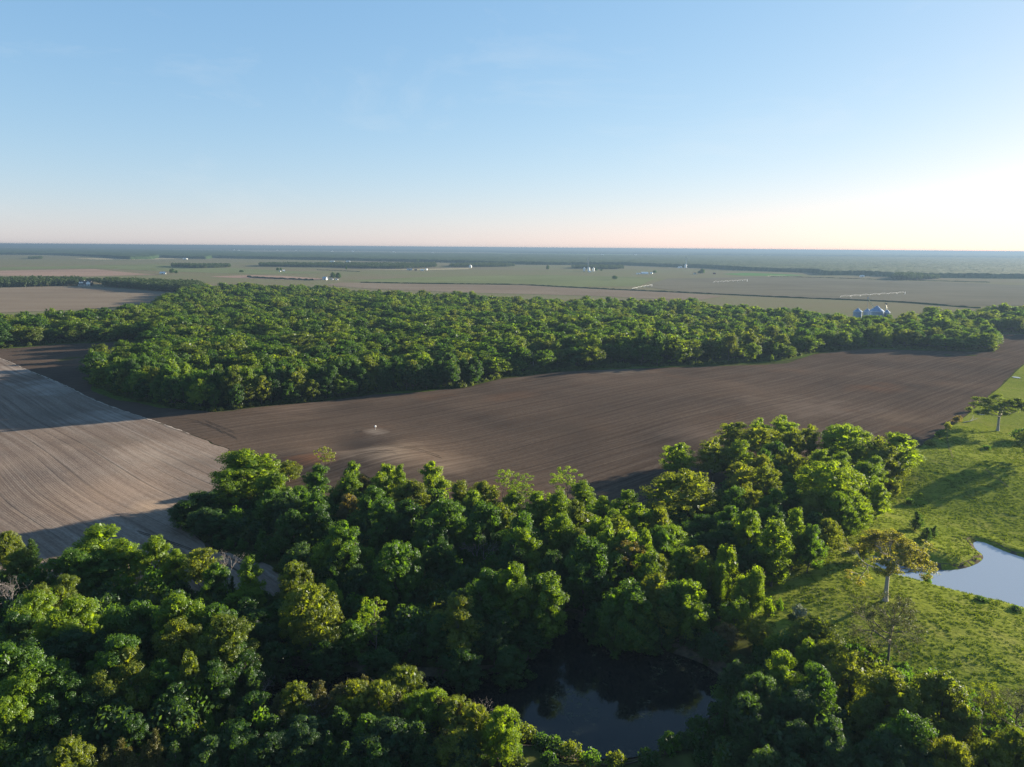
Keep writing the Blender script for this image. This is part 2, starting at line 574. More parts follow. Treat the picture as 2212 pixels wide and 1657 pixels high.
SOIL_LEFT = soil('soil_pale', (.120, .090, .072), (.222, .166, .130), (.340, .285, .238), A_LEFT, warp=14, pale_amt=.55, red=(.25, .155, .10), tram=5.2, bump=.35, spots=[((150, 830), 36, (.40, .36, .32), .7), ((60, 800), 30, (.36, .32, .28), .6), ((240, 900), 26, (.36, .31, .27), .6), ((330, 990), 24, (.33, .27, .215), .6), ((200, 1060), 30, (.31, .215, .15), .6), ((60, 1000), 26, (.30, .215, .155), .5), ((230, 960), 16, (.10, .085, .07), .7), ((430, 1000), 14, (.12, .10, .085), .6), ((420, 1045), 12, (.12, .10, .085), .6), ((330, 1090), 10, (.34, .24, .16), .7), ((110, 890), 18, (.13, .11, .09), .6)])

mid_px = [(-500, 742), (0, 752), (60, 748), (150, 742), (265, 738), (330, 737), (345, 748), (280, 770), (215, 795), (200, 832), (300, 864), (390, 886), (465, 894), (560, 881), (700, 866), (830, 849), (1000, 839),
          (1075, 821), (1200, 806), (1400, 796), (1560, 791), (1700, 784), (1760, 766), (1870, 753), (2000, 758), (2150, 761), (2152, 740), (2140, 722), (2211, 723),
          (2600, 728), (2330, 700 + 40), (2211, 786), (2150, 841), (2070, 906), (1990, 966), (1900, 1040), (1750, 1110), (1500, 1150), (1300, 1140), (1000, 1110), (700, 1090), (470, 1070),
          (496, 976), (318, 908), (137, 832), (0, 774), (-500, 590 + 60)]
mid_px[-1] = (-420, 700)
mid_px[0] = (-420, 756)
left_px = [(-420, 702), (0, 775), (137, 833), (318, 909), (494, 977), (500, 1070), (420, 1120), (440, 1180), (520, 1202), (590, 1222), (622, 1250), (610, 1285), (560, 1300), (400, 1300), (200, 1290), (0, 1280), (-420, 1250)]
MIDF = plan(mid_px)
LEFTF = plan(left_px)
# keep the far east end of the field sane
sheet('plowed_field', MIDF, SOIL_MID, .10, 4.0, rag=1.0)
sheet('stubble_field', LEFTF, SOIL_LEFT, .14, 3.0, rag=1.2)

# pasture
t = NT('pasture_grass')
pos = t.pos()
n1 = t.noise(t.mapping(pos, (.03, .03, 0)), 1.0, 4)
n2 = t.noise(t.mapping(pos, (.55, .8, 0)), 1.0, 4, .65)
n3 = t.noise(t.mapping(pos, (.11, .11, 0), loc=(3, 9, 0)), 1.0, 3)
c = t.mix(t.ramp(n1, [(.3, 0), (.7, 1)]), (.135, .165, .022), (.178, .196, .032))
c = t.mix(t.math('MULTIPLY', t.ramp(n2, [(.35, 1), (.6, 0)]), .55), c, (.040, .066, .012))
c = t.mix(t.math('MULTIPLY', t.ramp(n3, [(.50, 0), (.72, 1)]), .45), c, (.20, .185, .060))
t.principled(c, .95, t.bump(n2, .6, .6), spec=.0)
PASTURE = t.m
past_px = [(1994, 968), (2072, 908), (2152, 843), (2211, 789), (2330, 745), (2700, 760), (3200, 1000), (3400, 1500), (2900, 1900), (2300, 1800), (2000, 1640), (1800, 1480), (1640, 1400), (1600, 1300),
           (1700, 1180), (1820, 1080), (1930, 1010)]
PASTF = plan(past_px)
UPBANK = UPOND


def sheet_with_hole(name, poly, hole, mat, off, step):
    o = sheet(name, poly, mat, off, step)
    return o


sheet('pasture', PASTF, PASTURE, .08, 2.2)

def ribbon(name, px, w, mat, off, wob=.3, kind='structure', pts=None, step=1.6):
    pl = chaikin(plan(px), 3, False) if pts is None else pts
    seg = np.hypot(*(pl[1:] - pl[:-1]).T); cum = np.concatenate([[0], np.cumsum(seg)])
    q = np.arange(0, cum[-1], step)
    c_ = np.stack([np.interp(q, cum, pl[:, 0]), np.interp(q, cum, pl[:, 1])], 1)
    d_ = unit2(np.gradient(c_, axis=0)); n_ = np.stack([-d_[:, 1], d_[:, 0]], 1)
    lw = w * (.5 + wob * (vnoise(c_[:, 0], c_[:, 1], 3.0) - .5)); rw = w * (.5 + wob * (vnoise(c_[:, 0] + 90, c_[:, 1], 3.0) - .5))
    V_ = np.concatenate([c_ - n_ * lw[:, None], c_ + n_ * rw[:, None]])
    k_ = len(c_)
    f_ = np.stack([np.arange(k_ - 1), np.arange(k_ - 1) + k_, np.arange(1, k_) + k_, np.arange(1, k_)], 1)
    return tag(obj(name, mesh_of(name, np.column_stack([V_, hgt(V_[:, 0], V_[:, 1]) + off]), f_, [mat], True)), kind=kind)


def unit2(v): return v / np.maximum(np.linalg.norm(v, axis=-1, keepdims=True), 1e-9)


TRACK = plain('wheel_track_soil', (.058, .045, .036), .95, var=.3, scale=1.2, spec=0.0)
TRACKP = plain('pale_track_soil', (.150, .115, .092), .95, var=.3, scale=1.2, spec=0.0)
BOUND = plain('field_edge_soil', (.30, .245, .20), .95, var=.35, scale=1.0, spec=0.0)
MUD = plain('bank_mud', (.085, .070, .048), .95, var=.35, scale=.8, spec=0.0)
PATHM = plain('trodden_path', (.120, .110, .045), .95, var=.3, scale=.8, spec=0.0)
for px, m_ in (
               ([(380, 1085), (380, 1110), (430, 1165), (520, 1215), (575, 1255)], TRACK), ([(250, 1130), (360, 1165), (470, 1205), (560, 1262)], TRACK), ([(330, 915), (400, 905), (460, 925), (500, 950)], TRACK), ([(380, 925), (430, 915), (480, 935), (540, 965)], TRACK), ([(420, 900), (470, 925), (540, 950)], TRACK),
               ([(560, 890), (700, 880), (850, 866), (1000, 852), (1080, 834)], TRACK), ([(1100, 824), (1300, 806), (1560, 798), (1690, 790)], TRACK), ([(720, 985), (800, 970), (900, 975), (1000, 1000)], TRACK), ([(730, 1000), (810, 985), (900, 992)], TRACK)):
    ribbon('wheel_track', px, .34, m_, .19, .5)
    ribbon('wheel_track', [(u_ + 4, v_ + 4.5) for u_, v_ in px], .3, m_, .19, .5)
ribbon('field_edge', [(-60, 748), (0, 774.5), (137, 832.5), (318, 908.5), (496, 977)], .8, BOUND, .20, 1.2)
ribbon('cattle_path', [(2046, 925), (2044, 950), (2052, 985), (2062, 1015)], .7, PATHM, .14)
ribbon('cattle_path', [(2110, 1010), (2150, 1040), (2211, 1075)], .6, PATHM, .14)
for nm_, poly_, wd in (('pond_bank', UPOND, 2.2), ('pond_bank', POND, 3.0)):
    cl = np.concatenate([poly_, poly_[:1]])
    a2 = np.roll(poly_, -1, 0) - np.roll(poly_, 1, 0)
    area = np.sum(poly_[:, 0] * np.roll(poly_[:, 1], -1) - np.roll(poly_[:, 0], -1) * poly_[:, 1])
    n2_ = unit2(np.stack([a2[:, 1], -a2[:, 0]], 1)) * (1 if area > 0 else -1)
    ring = poly_ + n2_ * wd * .25
    ribbon(nm_, None, wd, MUD, .12, .7, pts=np.concatenate([ring, ring[:1]]), step=1.0)

# water
def water(name, poly, z, mat):
    return sheet(name, poly, mat, z, 12.0, follow=False)


t = NT('dark_water')
pos = t.pos()
algae = t.math('MULTIPLY', t.ramp(t.noise(pos, .9, 6, .75), [(.52, 0), (.62, 1)]), t.ramp(t.noise(pos, .09, 3), [(.50, 0), (.64, 1)]))
wc = t.mix(algae, (.006, .008, .008), (.055, .060, .030))
rip = t.bump(t.noise(pos, 1.2, 2), .02, .05)
pr = t.principled(wc, t.ramp(algae, [(0, .06), (1, .5)]), rip, spec=.22)
DARKW = t.m
t = NT('pond_water')
pos = t.pos()
pr = t.principled((.20, .235, .29), .03, t.bump(t.noise(t.mapping(pos, (.6, 1.2, 0)), 1.0, 3), .05, .05), spec=1.0)
PONDW = t.m
water('dark_pond', POND, Z_POND + .02, DARKW)
water('pasture_pond', UPOND, Z_UPPER + .02, PONDW)
t = NT('puddle_water')
t.principled((.1, .1, .1), .05, spec=.8)
PUDW = t.m
# ---------------------------------------------------------------- tree prototypes
def unit(v):
    return v / np.maximum(np.linalg.norm(v, axis=-1, keepdims=True), 1e-9)


def leaf_cloud(rng, cen, rad, n, size, tree_c, up=.25, squash=.8, jitter=.42, shell=(.6, 1.05), droop=0.0, radial=.45, core=0, core_size=1.5):
    """leaf quads on shells of the clumps cen/rad; n leaves for each clump"""
    k = len(cen)
    if np.isscalar(n): n = np.full(k, n, int)
    idx = np.repeat(np.arange(k), n)
    N = len(idx)
    d = unit(rng.randn(N, 3) + np.array((0, 0, up)))
    rr = rad[idx][:, None] * rng.uniform(shell[0], shell[1], (N, 1))
    p = cen[idx] + d * rr * np.array((1, 1, squash))
    if droop:
        p[:, 2] -= droop * rad[idx] * rng.rand(N) ** 2
    nrm = unit(d * .9 + unit(p - tree_c) * radial + rng.randn(N, 3) * jitter)
    a = unit(np.cross(nrm, rng.randn(N, 3)))
    b = np.cross(nrm, a)
    s = size * rng.uniform(.6, 1.35, (N, 1))
    w = s * rng.uniform(.45, .75, (N, 1))
    q = np.stack([p - a * s * .5, p + b * w * .5, p + a * s * .5, p - b * w * .5], 1)
    tone = np.clip(rng.normal(.5, .2, N) + (rng.rand(k)[idx] - .5) * .45, 0, 1)
    if core:
        ci = np.repeat(np.arange(k), core)
        K = len(ci)
        ax = np.stack([np.zeros(K), np.zeros(K), cen[ci][:, 2] * .9], 1)
        f = rng.uniform(.12, .62, (K, 1))
        pc = cen[ci] * (1 - f) + ax * f + rng.randn(K, 3) * .3
        nc = unit(rng.randn(K, 3)); ac = unit(np.cross(nc, rng.randn(K, 3))); bc = np.cross(nc, ac)
        sc2 = core_size * rng.uniform(.7, 1.3, (K, 1))
        q = np.concatenate([q, np.stack([pc - ac * sc2 * .5, pc + bc * sc2 * .35, pc + ac * sc2 * .5, pc - bc * sc2 * .35], 1)])
        tone = np.concatenate([tone, rng.uniform(.1, .6, K)])
    return q, tone


def crown_mesh(name, quads, tone, mat):
    v = quads.reshape(-1, 3)
    f = np.arange(len(v)).reshape(-1, 4)
    me = mesh_of(name, v, f, [mat])
    at = me.attributes.new('tone', 'FLOAT', 'FACE')
    at.data.foreach_set('value', tone.astype(np.float32))
    return me


def curve(a, b, rng, bend=.12, n=4, sag=0.0):
    a = np.array(a, float); b = np.array(b, float)
    L = np.linalg.norm(b - a)
    off = rng.randn(3) * bend * L
    out = []
    for i in range(n + 1):
        s = i / n
        p = a * (1 - s) + b * s + off * math.sin(s * math.pi) * .6 + np.array((0, 0, sag * L * math.sin(s * math.pi)))
        out.append(p)
    return out


def limbs(mb, rng, trunk_h, top, r0, ends, twigs=None, n=6, fork=.35):
    """trunk plus one limb to each point of ends, leaving the trunk at several heights"""
    tp = [(0, 0, -.4), (0, 0, 0), (rng.randn() * .12, rng.randn() * .12, trunk_h * .5), (rng.randn() * .2, rng.randn() * .2, trunk_h), (rng.randn() * .5, rng.randn() * .5, top)]
    mb.tube(tp, [r0 * 1.45, r0 * 1.2, r0 * .9, r0 * .75, r0 * .18], 8)
    for e in ends:
        e = np.array(e)
        z0 = min(max(trunk_h * .75, e[2] - (abs(e[0]) + abs(e[1])) * rng.uniform(.6, 1.1)), top * .85)
        z0 = max(z0, trunk_h * .6)
        pts = curve((0, 0, z0), e, rng, .07, 4, -.06)
        rr = r0 * rng.uniform(.3, .5)
        mb.tube(pts, [rr, rr * .8, rr * .6, rr * .4, rr * .12], 5)
        if twigs:
            for _ in range(twigs):
                s = rng.randint(2, 5)
                q = pts[s] + unit(rng.randn(3) + np.array((0, 0, .5))) * rng.uniform(1, 2.6)
                mb.tube(curve(pts[s], q, rng, .1, 2), [rr * .3, rr * .2, rr * .06], 4)


def proto_lobed(seed, H=17.0, W=13.0, nm=8, sub=16, leaves=100, size=.33, base=.10, radial=.65, jitter=.32):
    rng = np.random.RandomState(seed)
    maj, mr = [], []
    az0 = rng.rand() * 6.28
    for i in range(nm):
        f = (i + .5) / nm
        z = H * (base + .10 + (.80 - base - .10) * f ** .85)
        env = math.sin(math.pi * min(1, max(0, (z / H - base * .6) / (1.08 - base * .6))) ** .85)
        rr = W * .5 * .62 * max(env, .6 * (1 - f)) * rng.uniform(.6, 1.05)
        a = az0 + i * 2.4 + rng.randn() * .4
        maj.append((rr * math.cos(a), rr * math.sin(a), z)); mr.append(W * rng.uniform(.21, .28) * (1 - .25 * f))
    maj.append((rng.randn() * .6, rng.randn() * .6, H * .86)); mr.append(W * .17)
    cen, rad = [], []
    for c, r_ in zip(maj, mr):
        for j in range(sub):
            d = unit(rng.randn(3) + np.array((c[0] / W, c[1] / W, .35)))
            cen.append(np.array(c) + d * r_ * np.array((1, 1, 1.05)) * rng.uniform(.75, 1.08)); rad.append(W * rng.uniform(.055, .095))
    cen = np.array(cen); rad = np.array(rad)
    cen[:, 2] = np.clip(cen[:, 2], H * .10, H - rad * .6)
    q, tone = leaf_cloud(rng, cen, rad, leaves, size, np.array((0, 0, H * .4)), radial=radial, jitter=jitter, core=6, core_size=1.6)
    mb = MB(); limbs(mb, rng, H * max(base, .16), H * .78, .30, maj[:-1], 2)
    return q, tone, mb


def proto_round(seed, H=16.0, W=15.0, n=180, leaves=95, size=.32, base=.05, rough=.16, layered=False, radial=.65, jitter=.32):
    rng = np.random.RandomState(seed)
    d = unit(rng.randn(n * 3, 3)); d = d[d[:, 2] > -.55][:n]
    bumps = unit(rng.randn(9, 3) + np.array((0, 0, .3)))
    f = np.max(d @ bumps.T, 1)
    k = 1 - rough + rough * 1.3 * smooth(.55, .95, f) + rng.randn(len(d)) * .03
    rz = H * (1 - base) * .5
    inner = rng.rand(len(d)) < .22
    k = np.where(inner, k * rng.uniform(.5, .85, len(d)), k)
    cen = d * k[:, None] * np.array((W * .46, W * .46, rz * .94)) + np.array((0, 0, H * base + rz))
    rad = W * rng.uniform(.05, .082, len(d))
    sq = .45 if layered else .75
    q, tone = leaf_cloud(rng, cen, rad * (1.25 if layered else 1), leaves, size, np.array((0, 0, H * .35)), squash=sq, radial=radial, jitter=jitter, core=6, core_size=1.6)
    mb = MB(); ends = cen[rng.choice(len(cen), 11, False)]
    limbs(mb, rng, H * (base + .14), H * .7, .34, ends, 2)
    return q, tone, mb


def proto_column(seed, H=17.0, W=7.0, n=110, leaves=95, size=.31):
    rng = np.random.RandomState(seed)
    z = rng.uniform(.12, .97, n)
    env = np.where(z < .5, .62 + .38 * np.sin(z / .5 * 1.57), np.cos((z - .5) / .52 * 1.5) ** .7)
    env *= .8 + .4 * vnoise(z * 30, z * 0 + seed * 7.3, 3.2)
    a = rng.rand(n) * 6.28
    r_ = W * .42 * env * np.sqrt(rng.uniform(.25, 1, n))
    cen = np.stack([r_ * np.cos(a), r_ * np.sin(a), z * H], 1)
    rad = rng.uniform(.5, .95, n)
    q, tone = leaf_cloud(rng, cen, rad, leaves, size, np.array((0, 0, H * .5)), squash=1.0, core=8, core_size=1.1)
    mb = MB(); limbs(mb, rng, H * .14, H * .9, .24, cen[rng.choice(n, 9, False)], 1)
    return q, tone, mb


def proto_sparse(seed, H=16.0, W=9.0, n=52, leaves=70, size=.30, lo=.5):
    """thin umbrella tree: leaf pads at the branch ends, limbs in view"""
    rng = np.random.RandomState(seed)
    a = rng.rand(n) * 6.28
    rr = W * .5 * np.sqrt(rng.rand(n))
    z = H * (lo + (.95 - lo) * rng.rand(n) ** .6) - (rr / W) ** 2 * H * .22
    cen = np.stack([rr * np.cos(a) + H * .05, rr * np.sin(a), z], 1)
    rad = rng.uniform(.55, 1.05, n)
    q, tone = leaf_cloud(rng, cen, rad, leaves, size, np.array((0, 0, H * .6)), squash=.5)
    mb = MB(); limbs(mb, rng, H * .36, H * .82, .20, cen[rng.choice(n, 16, False)], 2)
    return q, tone, mb


def proto_weep(seed, H=14.0, W=8.0, n=64, leaves=130, size=.30):
    rng = np.random.RandomState(seed)
    a = rng.rand(n) * 6.28
    z = rng.uniform(.28, .93, n)
    env = np.sqrt(np.clip(1 - ((z - .55) / .45) ** 2, .05, 1))
    rr = W * .42 * env * np.sqrt(rng.uniform(.3, 1, n))
    cen = np.stack([rr * np.cos(a), rr * np.sin(a), z * H], 1)
    rad = rng.uniform(.6, 1.1, n)
    q, tone = leaf_cloud(rng, cen, rad, leaves, size, np.array((0, 0, H * .5)), squash=1.15, droop=2.0, core=10, core_size=1.2)
    mb = MB(); limbs(mb, rng, H * .2, H * .75, .26, cen[rng.choice(n, 9, False)], 1)
    return q, tone, mb


def proto_cedar(seed, H=10.0, W=5.5, tiers=135, leaves=80, size=.34):
    rng = np.random.RandomState(seed)
    q_all, t_all = [], []
    mb = MB()
    tops = [(0, 0, 1.0)] + [(rng.randn() * W * .16, rng.randn() * W * .16, rng.uniform(.72, .92)) for _ in range(2)]
    mb.tube([(0, 0, -.3), (0, 0, H * .5), (0, 0, H * .96)], [.22, .13, .03], 6)
    for tx, ty, k in tops:
        n = tiers // 3
        z = rng.uniform(.06, .98, n) ** .9
        rr = W * .48 * (1 - z) ** .75 * rng.uniform(.35, 1.0, n) + .08
        a = rng.rand(n) * 6.28
        tip = np.stack([rr * np.cos(a) + tx, rr * np.sin(a) + ty, z * H * k + rr * .45], 1)
        base_ = np.stack([np.full(n, tx), np.full(n, ty), z * H * k - .3], 1)
        s = rng.rand(n, leaves) ** .6
        p = base_[:, None] * (1 - s[..., None]) + tip[:, None] * s[..., None] + rng.randn(n, leaves, 3) * (.30 * (1 - s[..., None] * .72))
        p = p.reshape(-1, 3)
        d = np.repeat(unit(tip - base_ + np.array((0, 0, .25))), leaves, 0)
        N = len(p)
        dd = unit(d + rng.randn(N, 3) * .55)
        b = unit(np.cross(dd, rng.randn(N, 3)))
        sz = size * rng.uniform(.6, 1.3, (N, 1))
        q_all.append(np.stack([p - dd * sz * .5, p + b * sz * .17, p + dd * sz * .5, p - b * sz * .17], 1))
        t_all.append(np.clip(rng.normal(.45, .22, N) + (np.repeat(rng.rand(n), leaves) - .5) * .5, 0, 1))
        for i in range(0, n, 3):
            mb.tube([base_[i], tip[i]], [.045, .012], 4)
    return np.concatenate(q_all), np.concatenate(t_all), mb


def branching(mb, rng, p, d, L, r_, depth, tips, spread=.55, up=.12, sides=5, shrink=.74):
    p = np.array(p, float); d = unit(np.array(d, float))
    q = p + d * L + rng.randn(3) * L * .05
    m = (p + q) / 2 + rng.randn(3) * L * .05
    mb.tube([p, m, q], [r_, r_ * .85, r_ * .66], sides)
    if depth == 0:
        tips.append(q); return
    for _ in range(2 if rng.rand() < .55 else 3):
        nd = unit(d + rng.randn(3) * spread + np.array((0, 0, up)))
        branching(mb, rng, q, nd, L * shrink * rng.uniform(.8, 1.15), r_ * .62, depth - 1, tips, spread, up, max(3, sides - 1), shrink)
    if depth >= 2 and rng.rand() < .6:
        branching(mb, rng, m, unit(d + rng.randn(3) * spread * 1.4), L * .6, r_ * .4, depth - 2, tips, spread, up, 3, shrink)


def proto_bare(seed, H=12.0, depth=5, spread=.5, trunk=.22, r_=.17):
    rng = np.random.RandomState(seed); mb = MB(); tips = []
    mb.tube([(0, 0, -.3), (0, 0, H * trunk)], [r_ * 1.3, r_], 7)
    for k in range(3):
        branching(mb, rng, (0, 0, H * trunk), (rng.randn() * .45, rng.randn() * .45, 1), H * .22, r_ * .75, depth, tips, spread, .16)
    q = np.array(tips)
    return q, mb


def proto_oak(seed, H=17.0, girth=1.0):
    """open grown tree: clear trunk, spreading limbs, flat leaf pads"""
    rng = np.random.RandomState(seed); mb = MB(); tips = []
    mb.tube([(0, 0, -.5), (0, 0, 0), (.1, 0, .6), (.05, .05, 3), (.1, .1, 6.6)], [x * girth for x in (1.0, .78, .58, .48, .42)], 10)
    mb.tube([(.1, .1, 6.6), (-.1, .2, 9), (.1, 0, 12.2)], [x * girth for x in (.40, .30, .16)], 8)
    for k in range(9):
        a = k * 2.4 + rng.randn() * .3
        z0 = 6.2 + k * .62
        el = .30 + k * .085
        d = (math.cos(a) * math.cos(el), math.sin(a) * math.cos(el), math.sin(el))
        branching(mb, rng, (.05, .1, z0), d, 3.4 - k * .16, (.24 - k * .012) * (.5 + .5 * girth), 5, tips, .48, .03, 6, .69)
    tips = np.array(tips)
    return tips, mb


LIB = bpy.data.collections.new('library')     # prototypes for the woods, never linked to the scene


def add_proto(q, tone, mb, name, mat, bark):
    return (crown_mesh(name + '_crown', q, tone, mat), mb.mesh(name + '_trunk', bark, True))


PROTO = {}
DIM = {'L': (17.0, 13.0), 'R': (16.0, 15.0), 'C': (17.0, 7.0), 'S': (16.0, 9.5), 'W': (14.0, 8.0), 'K': (10.0, 5.5), 'Y': (16.0, 15.0)}
GEN = {'L': [proto_lobed(s, nm=n_) for s, n_ in ((11, 8), (12, 9), (13, 7), (14, 10), (15, 8))],
       'R': [proto_round(21), proto_round(22, rough=.24), proto_round(23, rough=.3)],
       'Y': [proto_round(26, layered=True, n=130, rough=.22), proto_round(27, layered=True, n=120, rough=.28)],
       'C': [proto_column(31), proto_column(32)],
       'S': [proto_sparse(41), proto_sparse(42)],
       'W': [proto_weep(51), proto_weep(52)],
       'K': [proto_cedar(61), proto_cedar(62), proto_cedar(63)]}


def tree_meshes(shape, var, tone):
    key = (shape, var, tone)
    if key not in PROTO:
        q, tn, mb = GEN[shape][var]
        wk = (shape, var, 'wood')
        if wk not in PROTO:
            PROTO[wk] = mb.mesh('trunk', BARK, True)
        if (shape, var, 'base') not in PROTO:
            PROTO[(shape, var, 'base')] = crown_mesh('crown', q, tn, LEAF[tone])
        PROTO[key] = (PROTO[(shape, var, 'base')], PROTO[wk])
    return PROTO[key]


def crown(shape, var, tone, parent):
    o = obj('crown', tree_meshes(shape, var, tone)[0], parent)
    o.material_slots[0].link = 'OBJECT'
    o.material_slots[0].material = LEAF_CEDAR if shape == 'K' and tone == 3 else LEAF[tone]
    return o


SHAPE_W = {'L': 'billowing crown', 'R': 'rounded domed crown', 'Y': 'broad layered crown', 'C': 'narrow upright crown', 'S': 'thin airy crown', 'W': 'drooping feathery crown', 'K': 'ragged crown'}
TONE_W = {0: 'mid green', 1: 'dark green', 2: 'bright yellow-green', 3: 'olive gold', 4: 'bluish green', 5: 'grey brown'}
NAME = {'L': 'broadleaf_tree', 'R': 'round_crowned_tree', 'Y': 'round_crowned_tree', 'C': 'upright_tree', 'S': 'airy_tree', 'W': 'willow_tree', 'K': 'cedar_tree'}
TREES = []          # (x, y, crown radius)
TREE_OBJS = []


def put_tree(shape, tone, x, y, H, W, place, label=None, rz=None, var=None, tilt=0.0):
    rng = random.Random(int(x * 131 + y * 977) & 0xffffff)
    var = rng.randrange(len(GEN[shape])) if var is None else var
    cm, wm = tree_meshes(shape, var, tone)
    H0, W0 = DIM[shape]
    z = h1(x, y) - .05
    o = empty(NAME[shape], (x, y, z), rng.random() * 6.28 if rz is None else rz, (W / W0, W / W0, H / H0))
    if tilt: o.rotation_euler[1] = tilt
    lab = label or f"{TONE_W[tone]} {'cedar' if shape == 'K' else 'tree'} with {SHAPE_W[shape]} {place}"
    tag(o, lab, 'cedar' if shape == 'K' else 'tree', None if label else f"{TONE_W[tone]} {NAME[shape].replace('_', ' ')}s {place}")
    crown(shape, var, tone, o)
    obj('trunk', wm, o)
    TREE_OBJS.append((o, shape, tone, x, y, H, W, place, label))
    TREES.append((x, y, W * .5))
    return o


